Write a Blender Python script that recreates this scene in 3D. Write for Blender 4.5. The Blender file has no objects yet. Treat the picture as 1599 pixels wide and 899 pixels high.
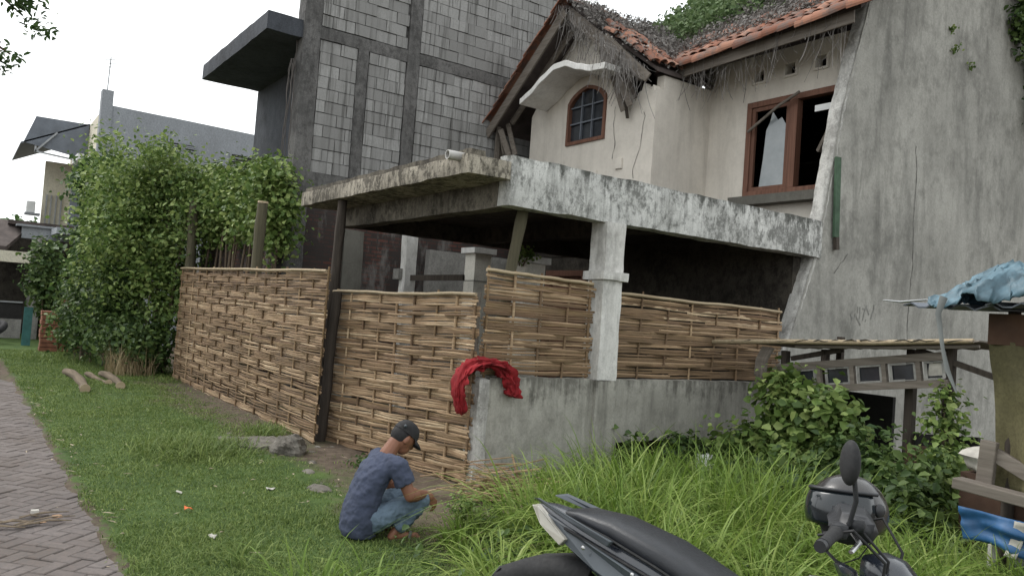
import bpy, bmesh, math, random
import numpy as np
from mathutils import Vector, Matrix, noise as mnoise

scene = bpy.context.scene
COL = scene.collection
random.seed(7)
rng = np.random.default_rng(11)
rad = math.radians

# ------------------------------------------------------------------ camera
YAW, PITCH, ROLL = rad(34.868), rad(2.078), rad(4.158)
FPX = 1248.2                       # focal length in pixels of a 1599 px wide frame
cf = Vector((-math.cos(YAW) * math.cos(PITCH), math.sin(YAW) * math.cos(PITCH), math.sin(PITCH)))
cr = Vector((math.sin(YAW), math.cos(YAW), 0))
cu = cr.cross(cf)
cr2 = cr * math.cos(ROLL) + cu * math.sin(ROLL)
cu2 = -cr * math.sin(ROLL) + cu * math.cos(ROLL)
cam_d = bpy.data.cameras.new("camera")
cam = bpy.data.objects.new("camera", cam_d)
COL.objects.link(cam)
m = Matrix((cr2, cu2, -cf)).transposed().to_4x4()
m.translation = (0, 0, 1.65)
cam.matrix_world = m
cam_d.sensor_width = 36
cam_d.lens = FPX / 1599 * 36
cam_d.clip_start = 0.05
cam_d.clip_end = 2000
scene.camera = cam

# ------------------------------------------------------------------ sky, sun, exposure
SUN_EL, SUN_AZ = rad(52), rad(205)     # azimuth of the direction towards the sun, from +X counter-clockwise
world = bpy.data.worlds.new("World")
scene.world = world
world.use_nodes = True
wt = world.node_tree
wt.nodes.clear()
sky = wt.nodes.new("ShaderNodeTexSky")
sky.sky_type = 'NISHITA'
sky.sun_disc = False
sky.sun_elevation = SUN_EL
sky.sun_rotation = math.pi / 2 - SUN_AZ
sky.air_density = 1.0
sky.dust_density = 6.0
sky.ozone_density = 1.0
hs = wt.nodes.new("ShaderNodeHueSaturation")
hs.inputs['Saturation'].default_value = 0.25
wt.links.new(sky.outputs[0], hs.inputs['Color'])
bg = wt.nodes.new("ShaderNodeBackground")
bg.inputs['Strength'].default_value = 0.06
wt.links.new(hs.outputs[0], bg.inputs['Color'])
veil = wt.nodes.new("ShaderNodeBackground")     # even bright cloud deck
veil.inputs['Color'].default_value = (0.95, 0.985, 0.99, 1)
veil.inputs['Strength'].default_value = 0.95
ads = wt.nodes.new("ShaderNodeAddShader")
wo = wt.nodes.new("ShaderNodeOutputWorld")
wt.links.new(bg.outputs[0], ads.inputs[0])
wt.links.new(veil.outputs[0], ads.inputs[1])
wt.links.new(ads.outputs[0], wo.inputs['Surface'])

sun_d = bpy.data.lights.new("sun", 'SUN')
sun_d.energy = 0.9
sun_d.angle = rad(30)
sun_d.color = (1.0, 0.97, 0.92)
sun = bpy.data.objects.new("sun", sun_d)
COL.objects.link(sun)
sd = Vector((math.cos(SUN_AZ) * math.cos(SUN_EL), math.sin(SUN_AZ) * math.cos(SUN_EL), math.sin(SUN_EL)))
sun.rotation_euler = sd.to_track_quat('Z', 'Y').to_euler()
sun.location = (0, 0, 30)

vs = scene.view_settings
vs.view_transform = 'Standard'
vs.look = 'None'
vs.gamma = 1
vs.use_curve_mapping = False
vs.exposure = 0.5
scene.cycles.use_denoising = True
scene.cycles.max_bounces = 6
scene.cycles.transparent_max_bounces = 8

# ------------------------------------------------------------------ object helpers
def link(name, me, mat=None, parent=None, loc=None):
    o = bpy.data.objects.new(name, me)
    COL.objects.link(o)
    if mat is not None and me is not None and len(me.materials) == 0:
        me.materials.append(mat)
    if parent is not None:
        o.parent = parent
    if loc is not None:
        o.location = loc
    return o

def tag(o, label, cat, group=None, kind=None):
    o["label"] = label
    o["category"] = cat
    if group:
        o["group"] = group
    if kind:
        o["kind"] = kind
    return o

def thing(name, label, cat, loc=(0, 0, 0), rz=0.0, group=None):
    o = bpy.data.objects.new(name, None)
    o.empty_display_size = 0.2
    COL.objects.link(o)
    o.location = loc
    o.rotation_euler = (0, 0, rz)
    return tag(o, label, cat, group)

def structure(o):
    o["kind"] = "structure"
    return o

def setp(me, smooth):
    if smooth:
        me.polygons.foreach_set("use_smooth", [True] * len(me.polygons))
    return me

class MB:
    """collects shapes, builds one mesh"""
    def __init__(s):
        s.v, s.f = [], []
    def add(s, vs_, fs):
        b = len(s.v)
        s.v += [tuple(p) for p in vs_]
        s.f += [tuple(i + b for i in q) for q in fs]
        return s
    def box(s, x0, x1, y0, y1, z0, z1, M=None):
        p = [(x0, y0, z0), (x1, y0, z0), (x1, y1, z0), (x0, y1, z0), (x0, y0, z1), (x1, y0, z1), (x1, y1, z1), (x0, y1, z1)]
        if M is not None:
            p = [M @ Vector(q) for q in p]
        return s.add(p, [(0, 3, 2, 1), (4, 5, 6, 7), (0, 1, 5, 4), (1, 2, 6, 5), (2, 3, 7, 6), (3, 0, 4, 7)])
    def beam(s, a, b, w, h, up=(0, 0, 1)):
        a, b = Vector(a), Vector(b)
        d = (b - a).normalized()
        upv = Vector(up)
        if abs(d.dot(upv)) > 0.95:
            upv = Vector((0, 1, 0))
        sx = d.cross(upv).normalized() * (w / 2)
        uz = sx.cross(d).normalized() * (h / 2)
        p = [a - sx - uz, a + sx - uz, a + sx + uz, a - sx + uz, b - sx - uz, b + sx - uz, b + sx + uz, b - sx + uz]
        return s.add(p, [(0, 1, 2, 3), (4, 7, 6, 5), (0, 4, 5, 1), (1, 5, 6, 2), (2, 6, 7, 3), (3, 7, 4, 0)])
    def tube(s, pts, r, n=8, cap=True, sq=None):
        pts = [Vector(p) for p in pts]
        rs = r if isinstance(r, (list, tuple)) else [r] * len(pts)
        vs_, fs = [], []
        prev = None
        for i, p in enumerate(pts):
            d = (pts[min(i + 1, len(pts) - 1)] - pts[max(i - 1, 0)]).normalized()
            if prev is None:
                a = d.orthogonal().normalized()
                if abs(d.z) < 0.9:
                    a = d.cross(Vector((0, 0, 1))).normalized()
            else:
                a = (prev - d * prev.dot(d)).normalized()
            prev = a
            b = d.cross(a)
            ry = rs[i] * (sq if sq else 1)
            for k in range(n):
                t = 2 * math.pi * k / n
                vs_.append(p + a * (math.cos(t) * rs[i]) + b * (math.sin(t) * ry))
        for i in range(len(pts) - 1):
            for k in range(n):
                fs.append((i * n + k, i * n + (k + 1) % n, (i + 1) * n + (k + 1) % n, (i + 1) * n + k))
        if cap:
            fs.append(tuple(range(n - 1, -1, -1)))
            fs.append(tuple((len(pts) - 1) * n + k for k in range(n)))
        return s.add(vs_, fs)
    def loft(s, rings, cap=True):
        n = len(rings[0])
        vs_ = [p for r_ in rings for p in r_]
        fs = []
        for i in range(len(rings) - 1):
            for k in range(n):
                fs.append((i * n + k, i * n + (k + 1) % n, (i + 1) * n + (k + 1) % n, (i + 1) * n + k))
        if cap:
            fs.append(tuple(range(n - 1, -1, -1)))
            fs.append(tuple((len(rings) - 1) * n + k for k in range(n)))
        return s.add(vs_, fs)
    def ell(s, c, r, nu=14, nv=10, M=None):
        rings = []
        vs_ = []
        for j in range(1, nv):
            ph = math.pi * j / nv
            for i in range(nu):
                th = 2 * math.pi * i / nu
                vs_.append(Vector((r[0] * math.sin(ph) * math.cos(th), r[1] * math.sin(ph) * math.sin(th), r[2] * math.cos(ph))))
        vs_.append(Vector((0, 0, r[2])))
        vs_.append(Vector((0, 0, -r[2])))
        if M is not None:
            vs_ = [M @ q for q in vs_]
        c = Vector(c)
        vs_ = [q + c for q in vs_]
        fs = []
        for j in range(nv - 2):
            for i in range(nu):
                fs.append((j * nu + i, (j + 1) * nu + i, (j + 1) * nu + (i + 1) % nu, j * nu + (i + 1) % nu))
        t, b = (nv - 1) * nu, (nv - 1) * nu + 1
        for i in range(nu):
            fs.append((t, i, (i + 1) % nu))
            fs.append((b, (nv - 2) * nu + (i + 1) % nu, (nv - 2) * nu + i))
        return s.add(vs_, fs)
    def cap(s, a, b, ra, rb, n=12):
        """tapered capsule"""
        s.tube([a, b], [ra, rb], n)
        s.ell(a, (ra, ra, ra), n, 8)
        return s.ell(b, (rb, rb, rb), n, 8)
    def panel(s, x0, x1, n, zb, zt, y0, y1, axis='x'):
        """solid wall piece between a bottom and a top curve; axis = direction it runs along"""
        xs = [x0 + (x1 - x0) * i / n for i in range(n + 1)]
        vs_ = []
        for x in xs:
            b = zb(x) if callable(zb) else zb
            t = zt(x) if callable(zt) else zt
            for y, z in ((y0, b), (y1, b), (y1, t), (y0, t)):
                vs_.append((x, y, z) if axis == 'x' else (y, x, z))
        fs = []
        for i in range(n):
            for k in range(4):
                fs.append((i * 4 + k, i * 4 + (k + 1) % 4, i * 4 + 4 + (k + 1) % 4, i * 4 + 4 + k))
        fs.append((3, 2, 1, 0))
        fs.append((n * 4, n * 4 + 1, n * 4 + 2, n * 4 + 3))
        return s.add(vs_, fs)
    def rbox(s, x0, x1, y0, y1, z0, z1, step=0.12, amp=0.012, freq=3.0, rnd=0.007):
        """box with a fine grid, rounded and uneven: old cast concrete"""
        dims = (x1 - x0, y1 - y0, z1 - z0)
        nn = [max(1, int(round(d / step))) for d in dims]
        lo = (x0, y0, z0)
        idx = {}
        vs_, fs = [], []
        def vid(i, j, k):
            key = (i, j, k)
            if key not in idx:
                p = Vector((lo[0] + dims[0] * i / nn[0], lo[1] + dims[1] * j / nn[1], lo[2] + dims[2] * k / nn[2]))
                on = [(i == 0) * 1 - (i == nn[0]) * 1, (j == 0) * 1 - (j == nn[1]) * 1, (k == 0) * 1 - (k == nn[2]) * 1]
                if sum(abs(q) for q in on) >= 2:
                    p += Vector(on) * rnd * (0.6 + 0.8 * mnoise.noise(p * 4))
                p += mnoise.noise_vector(p * freq) * amp + mnoise.noise_vector(p * freq * 3.3) * amp * 0.5
                idx[key] = len(vs_)
                vs_.append(p)
            return idx[key]
        for ax in range(3):
            a, b = (ax + 1) % 3, (ax + 2) % 3
            for side in (0, nn[ax]):
                for i in range(nn[a]):
                    for j in range(nn[b]):
                        q = []
                        for di, dj in ((0, 0), (1, 0), (1, 1), (0, 1)):
                            c = [0, 0, 0]
                            c[ax], c[a], c[b] = side, i + di, j + dj
                            q.append(vid(*c))
                        fs.append(tuple(q if side else q[::-1]))
        return s.add(vs_, fs)
    def mesh(s, name, smooth=False):
        me = bpy.data.meshes.new(name)
        me.from_pydata(s.v, [], s.f)
        me.update()
        setp(me, smooth)
        if smooth:
            me.set_sharp_from_angle(angle=rad(62))
        return me
    def build(s, name, mat, parent=None, smooth=False, bevel=0, loc=None):
        o = link(name, s.mesh(name, smooth), mat, parent, loc)
        if bevel:
            b = o.modifiers.new("bevel", 'BEVEL')
            b.width = bevel
            b.segments = 2
            b.limit_method = 'ANGLE'
        return o

def fast_mesh(name, V, Fq, rnd=None, smooth=False):
    V = np.asarray(V, dtype=np.float32).reshape(-1, 3)
    Fq = np.asarray(Fq, dtype=np.int32)
    k = Fq.shape[1]
    me = bpy.data.meshes.new(name)
    me.vertices.add(len(V))
    me.vertices.foreach_set("co", V.ravel())
    me.loops.add(Fq.size)
    me.loops.foreach_set("vertex_index", Fq.ravel())
    me.polygons.add(len(Fq))
    me.polygons.foreach_set("loop_start", np.arange(0, Fq.size, k, dtype=np.int32))
    me.polygons.foreach_set("loop_total", np.full(len(Fq), k, dtype=np.int32))
    if smooth:
        me.polygons.foreach_set("use_smooth", np.ones(len(Fq), dtype=bool))
    if rnd is not None:
        a = me.attributes.new("rnd", 'FLOAT', 'POINT')
        a.data.foreach_set("value", np.asarray(rnd, dtype=np.float32))
    me.update()
    return me

def unit(a):
    return a / np.maximum(np.linalg.norm(a, axis=1, keepdims=True), 1e-6)

def leaf_mesh(name, C, N, S, droop=0.3, wid=0.36, fold=0.12):
    """leaves: folded diamond of 6 corners each at centres C, facing N, size S"""
    n = len(C)
    N = unit(N)
    t = rng.normal(size=(n, 3))
    t[:, 2] -= droop * 2
    A = unit(t - N * np.sum(t * N, axis=1, keepdims=True))
    B = np.cross(N, A)
    S = np.asarray(S).reshape(-1, 1)
    def P(u, v, w):
        return C + S * (A * u + B * v + N * w)
    V = np.stack([P(-.5, 0, 0), P(-.12, wid, fold), P(.28, wid * .7, fold * .6), P(.55, 0, -.1), P(.28, -wid * .7, fold * .6), P(-.12, -wid, fold)], axis=1).reshape(-1, 3)
    base = np.arange(n)[:, None] * 6
    F = np.concatenate([base + np.array([[0, 1, 2, 3]]), base + np.array([[0, 3, 4, 5]])])
    r = np.repeat(rng.random(n), 6)
    return fast_mesh(name, V, F, r)

def blob_points(blobs, n, clump=0.16, hollow=0.55, per=14):
    """points clustered in clumps through a set of ellipsoids (cx,cy,cz,rx,ry,rz)"""
    blobs = np.asarray(blobs, dtype=float)
    w = blobs[:, 3] * blobs[:, 4] + blobs[:, 4] * blobs[:, 5]
    nc = max(1, n // per)
    bi = rng.choice(len(blobs), nc, p=w / w.sum())
    d = unit(rng.normal(size=(nc, 3)))
    r = (hollow + (1 - hollow) * rng.random((nc, 1))) * (0.82 + 0.3 * rng.random((nc, 1)))
    cc = blobs[bi, :3] + d * r * blobs[bi, 3:]
    k = rng.integers(0, nc, n)
    C = cc[k] + rng.normal(size=(n, 3)) * clump * np.array([1, 1, .8])
    N = d[k] * 0.8 + rng.normal(size=(n, 3)) * 0.6 + np.array([0, 0, .8])
    return C, N

def blades(name, base, height, width, lean, seg=4, droopy=1.0, up0=0.9, th=None, rv=None):
    """curved grass blades; base (n,3), height/width/lean (n,)"""
    n = len(base)
    if th is None:
        th = rng.random(n) * 2 * math.pi
    D = np.stack([np.cos(th), np.sin(th), np.zeros(n)], axis=1)
    W = np.stack([-np.sin(th), np.cos(th), np.zeros(n)], axis=1)
    tw = rng.normal(size=n) * 0.7
    W = W * np.cos(tw)[:, None] + D * np.sin(tw)[:, None]
    V = []
    h = height[:, None]
    for i in range(seg + 1):
        t = i / seg
        out = lean[:, None] * h * (t ** 1.8)
        z = h * (up0 * t - droopy * lean[:, None] * 0.62 * t ** 3)
        c = base + D * out + np.array([0, 0, 1.0]) * z
        wd = width[:, None] * (1 - t ** 2.2) * 0.5 + 0.0004
        V.append(c - W * wd)
        V.append(c + W * wd)
    k = 2 * (seg + 1)
    V = np.stack(V, axis=1).reshape(-1, 3)
    b = np.arange(n)[:, None] * k
    F = np.concatenate([b + np.array([[2 * i, 2 * i + 1, 2 * i + 3, 2 * i + 2]]) for i in range(seg)])
    return fast_mesh(name, V, F, np.repeat(rng.random(n) if rv is None else rv, k), True)

# ------------------------------------------------------------------ material helpers
class NT:
    def __init__(s, name):
        s.m = bpy.data.materials.new(name)
        s.m.use_nodes = True
        s.t = s.m.node_tree
        s.t.nodes.clear()
        s._pos = None
    def n(s, typ, **kw):
        nd = s.t.nodes.new(typ)
        for k, v in kw.items():
            setattr(nd, k, v)
        return nd
    def set(s, sock, v):
        if isinstance(v, bpy.types.NodeSocket):
            s.t.links.new(v, sock)
        elif isinstance(v, (tuple, list)) and len(v) == 3 and sock.type == 'RGBA':
            sock.default_value = (*v, 1)
        else:
            sock.default_value = v
    @property
    def pos(s):
        if s._pos is None:
            s._pos = s.n("ShaderNodeNewGeometry").outputs['Position']
        return s._pos
    def objpos(s):
        return s.n("ShaderNodeTexCoord").outputs['Object']
    def mapv(s, sc, vec=None, rot=(0, 0, 0), loc=(0, 0, 0)):
        mp = s.n("ShaderNodeMapping")
        s.set(mp.inputs['Vector'], vec or s.pos)
        mp.inputs['Scale'].default_value = sc
        mp.inputs['Rotation'].default_value = rot
        mp.inputs['Location'].default_value = loc
        return mp.outputs[0]
    def noise(s, scale, detail=5, rough=0.6, vec=None, st=None, loc=(0, 0, 0), dist=0.0):
        nd = s.n("ShaderNodeTexNoise")
        v = vec or s.pos
        if st or loc != (0, 0, 0):
            v = s.mapv(st or (1, 1, 1), v, loc=loc)
        s.set(nd.inputs['Vector'], v)
        nd.inputs['Scale'].default_value = scale
        nd.inputs['Detail'].default_value = detail
        nd.inputs['Roughness'].default_value = rough
        nd.inputs['Distortion'].default_value = dist
        return nd.outputs['Fac']
    def rnd(s):
        return s.n("ShaderNodeObjectInfo").outputs['Random']
    def attr(s, name="rnd"):
        return s.n("ShaderNodeAttribute", attribute_name=name).outputs['Fac']
    def ramp(s, fac, stops, interp='LINEAR'):
        nd = s.n("ShaderNodeValToRGB")
        nd.color_ramp.interpolation = interp
        e = nd.color_ramp.elements
        while len(e) < len(stops):
            e.new(0.5)
        for i, (p, c) in enumerate(stops):
            e[i].position = p
            e[i].color = (c, c, c, 1) if isinstance(c, (int, float)) else (*c, 1)
        s.set(nd.inputs[0], fac)
        return nd.outputs['Color']
    def mix(s, fac, a, b, mode='MIX'):
        nd = s.n("ShaderNodeMix", data_type='RGBA', blend_type=mode)
        s.set(nd.inputs[0], fac)
        s.set(nd.inputs[6], a)
        s.set(nd.inputs[7], b)
        return nd.outputs[2]
    def math(s, op, a, b=0.0, clamp=False):
        nd = s.n("ShaderNodeMath", operation=op, use_clamp=clamp)
        s.set(nd.inputs[0], a)
        s.set(nd.inputs[1], b)
        return nd.outputs[0]
    def out(s, color, rough=0.9, bump=None, metal=0.0, spec=0.3, trans=None, alpha=None, coat=0.0):
        p = s.n("ShaderNodeBsdfPrincipled")
        s.set(p.inputs['Base Color'], color)
        s.set(p.inputs['Roughness'], rough)
        p.inputs['Metallic'].default_value = metal
        p.inputs['Specular IOR Level'].default_value = spec
        p.inputs['Coat Weight'].default_value = coat
        if alpha is not None:
            s.set(p.inputs['Alpha'], alpha)
        if bump:
            prev = None
            for fac, strength, dist in bump:
                b = s.n("ShaderNodeBump")
                b.inputs['Strength'].default_value = strength
                b.inputs['Distance'].default_value = dist
                s.set(b.inputs['Height'], fac)
                if prev is not None:
                    s.t.links.new(prev, b.inputs['Normal'])
                prev = b.outputs[0]
            s.t.links.new(prev, p.inputs['Normal'])
        o = s.n("ShaderNodeOutputMaterial")
        if trans:
            tr = s.n("ShaderNodeBsdfTranslucent")
            s.set(tr.inputs['Color'], color)
            mx = s.n("ShaderNodeMixShader")
            mx.inputs[0].default_value = trans
            s.t.links.new(p.outputs[0], mx.inputs[1])
            s.t.links.new(tr.outputs[0], mx.inputs[2])
            s.t.links.new(mx.outputs[0], o.inputs['Surface'])
        else:
            s.t.links.new(p.outputs[0], o.inputs['Surface'])
        return s.m

def plain(name, col, rough=0.7, var=0.25, scale=6.0, metal=0.0, spec=0.4, bump=0.15, coat=0.0):
    n = NT(name)
    f = n.noise(scale, 5)
    d = tuple(c * (1 - var) for c in col)
    l = tuple(min(1, c * (1 + var)) for c in col)
    c = n.ramp(f, [(.3, d), (.7, l)])
    r = n.ramp(n.noise(scale * 3, 4), [(.3, max(0, rough - .1)), (.7, min(1, rough + .1))])
    return n.out(c, r, [(n.noise(scale * 8, 4), bump, .004)] if bump else None, metal, spec, coat=coat)

def concrete(name, light, mid, dark, mold=0.45, streak=0.5, bumpd=0.012, sc=1.0, soft=.1, fineamt=.4, drip=None, stx=2.8):
    """old cast or rendered concrete: blotches, run-off streaks, mould specks"""
    n = NT(name)
    big = n.noise(0.8 * sc, 7, .66)
    c = n.ramp(big, [(.36, mid), (.58, light)])
    st = n.noise(2.4 * sc, 7, .68, st=(stx, stx, .3), dist=.6)
    stm = n.ramp(st, [(.47, 0), (.47 + soft * 1.6, 1)])
    c = n.mix(n.math('MULTIPLY', stm, n.math('MULTIPLY', n.ramp(n.noise(.7 * sc, 4, loc=(1, 6, 2)), [(.35, .25), (.6, 1)]), streak)), c, dark)
    sp = n.noise(6.5 * sc, 9, .76, st=(1, 1, .75))
    md = n.ramp(n.math('ADD', n.math('MULTIPLY', sp, .66), n.math('MULTIPLY', n.noise(1.1 * sc, 5, .6, loc=(7, 3, 2)), .34)), [(.475, 0), (.475 + soft, 1)])
    c = n.mix(n.math('MULTIPLY', md, mold), c, dark)
    fine = n.noise(42 * sc, 5, .75)
    c = n.mix(n.ramp(fine, [(.38, fineamt), (.55, 0)]), c, tuple(k * .45 for k in mid))
    c = n.mix(n.ramp(n.noise(17 * sc, 6, .7, loc=(2, 2, 9)), [(.55, 0), (.66, fineamt)]), c, tuple(min(1, k * 1.15) for k in light))
    if drip:
        # run-off stains of uneven length below a weathered top edge
        top, length, amt = drip
        sep = n.n("ShaderNodeSeparateXYZ")
        n.set(sep.inputs[0], n.pos)
        dd = n.math('DIVIDE', n.math('SUBTRACT', top, sep.outputs['Z']), length)
        cols = n.noise(2.2, 6, .7, st=(3.2, 3.2, .06))
        dm = n.math('ADD', n.math('MULTIPLY', n.math('SUBTRACT', cols, .5), 2.6), n.math('SUBTRACT', .62, dd))
        dm = n.math('ADD', dm, n.math('MULTIPLY', n.math('SUBTRACT', sp, .5), 1.5))
        c = n.mix(n.math('MULTIPLY', n.ramp(dm, [(.3, 0), (.75, 1)]), amt), c, dark)
    return n.out(c, n.ramp(sp, [(.3, .8), (.7, .97)]), [(n.noise(7 * sc, 8, .7), .5, bumpd), (fine, .35, .004)], spec=.2)

def leafmat(name, a, b, c2, trans=0.3, rough=.5):
    n = NT(name)
    r = n.attr()
    big = n.noise(1.6, 3)
    col = n.ramp(n.math('ADD', n.math('MULTIPLY', r, .55), n.math('MULTIPLY', big, .45)), [(.2, a), (.5, b), (.78, c2)])
    return n.out(col, rough, None, spec=.25, trans=trans)

def woodmat(name, dark, light, along='z', rough=.85, sc=1.0, fade=.5):
    n = NT(name)
    st = {'x': (.5, 9, 9), 'y': (9, .5, 9), 'z': (9, 9, .5)}[along]
    g = n.noise(3 * sc, 6, .7, st=st)
    c = n.ramp(g, [(.3, dark), (.7, light)])
    c = n.mix(n.math('MULTIPLY', n.rnd(), fade), c, tuple(k * .45 for k in light))
    return n.out(c, rough, [(g, .4, .004)], spec=.25)

M = {}
# soil, lawn and road
def ground_mat():
    n = NT("soil_and_turf")
    a = n.noise(.55, 6, .65)
    f = n.noise(9, 6, .7)
    grass = n.ramp(n.noise(2.4, 5), [(.3, (.035, .062, .018)), (.7, (.07, .11, .03))])
    dirt = n.ramp(f, [(.3, (.05, .038, .028)), (.7, (.135, .105, .08))])
    # bare earth lies in a belt along the foot of the fence
    sep = n.n("ShaderNodeSeparateXYZ")
    n.set(sep.inputs[0], n.pos)
    y = n.math('ADD', sep.outputs['Y'], n.math('MULTIPLY', n.math('SUBTRACT', a, .5), 2.4))
    belt = n.ramp(n.math('SUBTRACT', y, 2.0), [(.72, 0), (.99, 1)])
    edge = n.ramp(n.math('ADD', sep.outputs['Y'], n.math('MULTIPLY', n.math('SUBTRACT', f, .5), .5)), [(.93, 1), (1.0, 0)])
    k = n.math('MAXIMUM', belt, edge)
    k = n.math('MULTIPLY', k, n.ramp(n.noise(1.3, 5, loc=(4, 1, 0)), [(.2, .35), (.5, 1)]))
    c = n.mix(k, grass, dirt)
    return n.out(c, .95, [(f, .6, .03), (n.noise(40, 4), .4, .008)], spec=.15)
M['ground'] = ground_mat()
def paver_mat(name="concrete_paver"):
    n = NT(name)
    c = n.mix(n.rnd(), (.128, .107, .1), (.175, .15, .141))
    c = n.mix(n.ramp(n.noise(1.1, 5), [(.4, 0), (.65, .55)]), c, (.1, .077, .062))
    c = n.mix(n.ramp(n.noise(30, 5, .75), [(.4, .5), (.6, 0)]), c, (.085, .08, .078))
    return n.out(c, .9, [(n.noise(60, 5), .4, .004), (n.noise(12, 4), .4, .006)], spec=.25)
M['paver'] = paver_mat()
M['road'] = plain("road_bed", (.09, .078, .068), .95, .3, 5)
M['litter'] = plain("dry_litter", (.3, .25, .18), .9, .4, 30)
# masonry
M['fascia'] = concrete("mouldy_painted_concrete", (.64, .64, .615), (.43, .43, .41), (.07, .072, .064), .76, .6, .014, 2.0, .1, .35, (3.2, .3, .9))
M['slabedge'] = concrete("stained_slab_edge", (.43, .39, .32), (.22, .198, .16), (.04, .035, .028), .8, .6, .014, 2.2, .07, .4, (3.19, .16, .9))
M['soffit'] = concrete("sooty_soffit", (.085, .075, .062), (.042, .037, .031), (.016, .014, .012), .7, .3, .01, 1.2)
M['column'] = concrete("peeling_white_column", (.68, .67, .64), (.54, .53, .5), (.16, .152, .138), .42, .4, .012, 1.5, .12, .2)
M['lowwall'] = concrete("grey_rendered_wall", (.36, .35, .31), (.26, .252, .222), (.07, .066, .056), .42, .55, .012, 1.0, .14, .2, (1.075, .5, .75))
M['sidewall'] = concrete("grey_gable_render", (.375, .368, .335), (.265, .26, .236), (.1, .099, .089), .62, .9, .012, .75, .17, .25, None, 1.6)
M['whitewall'] = concrete("pale_edge_render", (.55, .54, .51), (.4, .39, .365), (.13, .125, .115), .5, .5, .015, 1.6, .1)
M['cream'] = concrete("cream_house_paint", (.69, .645, .575), (.59, .55, .49), (.3, .275, .24), .3, .6, .005, .6, .2, .08)
M['creamshade'] = M['cream']
M['hood'] = concrete("white_hood_paint", (.8, .79, .76), (.7, .69, .66), (.28, .27, .25), .3, .35, .006, 1.2, .14, .1)
M['dark_concrete'] = concrete("dark_raw_concrete", (.17, .165, .16), (.1, .098, .095), (.035, .034, .033), .6, .5, .014, 1.6, .1)
M['greyplaster'] = concrete("grey_neighbour_plaster", (.33, .35, .375), (.28, .295, .315), (.19, .2, .21), .3, .5, .005, .5, .2)
M['creamfront'] = concrete("cream_neighbour_paint", (.66, .62, .5), (.58, .545, .44), (.4, .37, .3), .3, .4, .005, .6, .2)
M['pillarcream'] = concrete("cream_tile_pillar", (.82, .79, .7), (.76, .73, .65), (.35, .33, .29), .25, .3, .004, 1.5, .1)
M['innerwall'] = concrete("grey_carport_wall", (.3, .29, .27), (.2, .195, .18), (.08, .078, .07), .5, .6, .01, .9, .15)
def block_mat():
    n = NT("combed_concrete_block")
    c = n.mix(n.rnd(), (.23, .227, .22), (.345, .342, .333))
    comb = n.ramp(n.noise(2.6, 3, .55, st=(1, 6.5, .22), loc=(3, 1, 8)), [(.38, 1), (.47, 0)])
    amt = n.ramp(n.noise(.7, 3, loc=(3, 9, 1)), [(.36, .25), (.52, .9)])
    c = n.mix(n.math('MULTIPLY', comb, amt), c, (.12, .118, .112))
    c = n.mix(n.ramp(n.noise(1.6, 6, .65, st=(1, 2.5, .35)), [(.5, 0), (.72, .75)]), c, (.13, .128, .122))
    c = n.mix(n.ramp(n.noise(30, 4), [(.35, .4), (.55, 0)]), c, (.2, .198, .19))
    return n.out(c, .95, [(comb, .5, .012), (n.noise(40, 4), .4, .005)], spec=.15)
M['block'] = block_mat()
def brick_mat():
    n = NT("dark_old_brick")
    v = n.mapv((1, 1, 1), n.pos, rot=(rad(90), 0, rad(90)))
    sep = n.n("ShaderNodeSeparateXYZ")
    n.set(sep.inputs[0], n.pos)
    cb = n.n("ShaderNodeCombineXYZ")
    n.t.links.new(n.math('ADD', sep.outputs['Y'], sep.outputs['X']), cb.inputs[0])
    n.t.links.new(sep.outputs['Z'], cb.inputs[1])
    b = n.n("ShaderNodeTexBrick")
    n.set(b.inputs['Vector'], cb.outputs[0])
    b.inputs['Scale'].default_value = 1
    b.inputs['Brick Width'].default_value = .22
    b.inputs['Row Height'].default_value = .07
    b.inputs['Mortar Size'].default_value = .013
    b.inputs['Color1'].default_value = (.11, .05, .04, 1)
    b.inputs['Color2'].default_value = (.05, .036, .032, 1)
    b.inputs['Mortar'].default_value = (.045, .041, .038, 1)
    c = n.mix(n.ramp(n.noise(1.4, 6, .68), [(.4, 0), (.62, .85)]), b.outputs['Color'], (.045, .04, .038))
    c = n.mix(n.ramp(n.noise(2.3, 7, .7, loc=(4, 4, 1), st=(1, 1, .4)), [(.5, 0), (.62, .75)]), c, (.17, .162, .152))
    return n.out(c, .95, [(b.outputs['Fac'], -.8, .02), (n.noise(25, 5), .5, .012)], spec=.1)
M['brick'] = brick_mat()
def tile_mat():
    n = NT("old_clay_tile")
    c = n.ramp(n.rnd(), [(0, (.15, .066, .044)), (.5, (.25, .105, .064)), (1, (.33, .175, .12))])
    c = n.mix(n.ramp(n.noise(5, 7, .7), [(.46, 0), (.6, .8)]), c, (.12, .1, .09))
    return n.out(c, .85, [(n.noise(25, 5), .4, .006)], spec=.25)
M['tile'] = tile_mat()
M['beamgrime'] = concrete('grimy_beam', (.2, .18, .145), (.075, .066, .053), (.022, .019, .016), .7, .6, .012, 1.8, .1)
M['rooffelt'] = plain("roof_underlay", (.075, .06, .055), .95, .4, 3)
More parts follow.
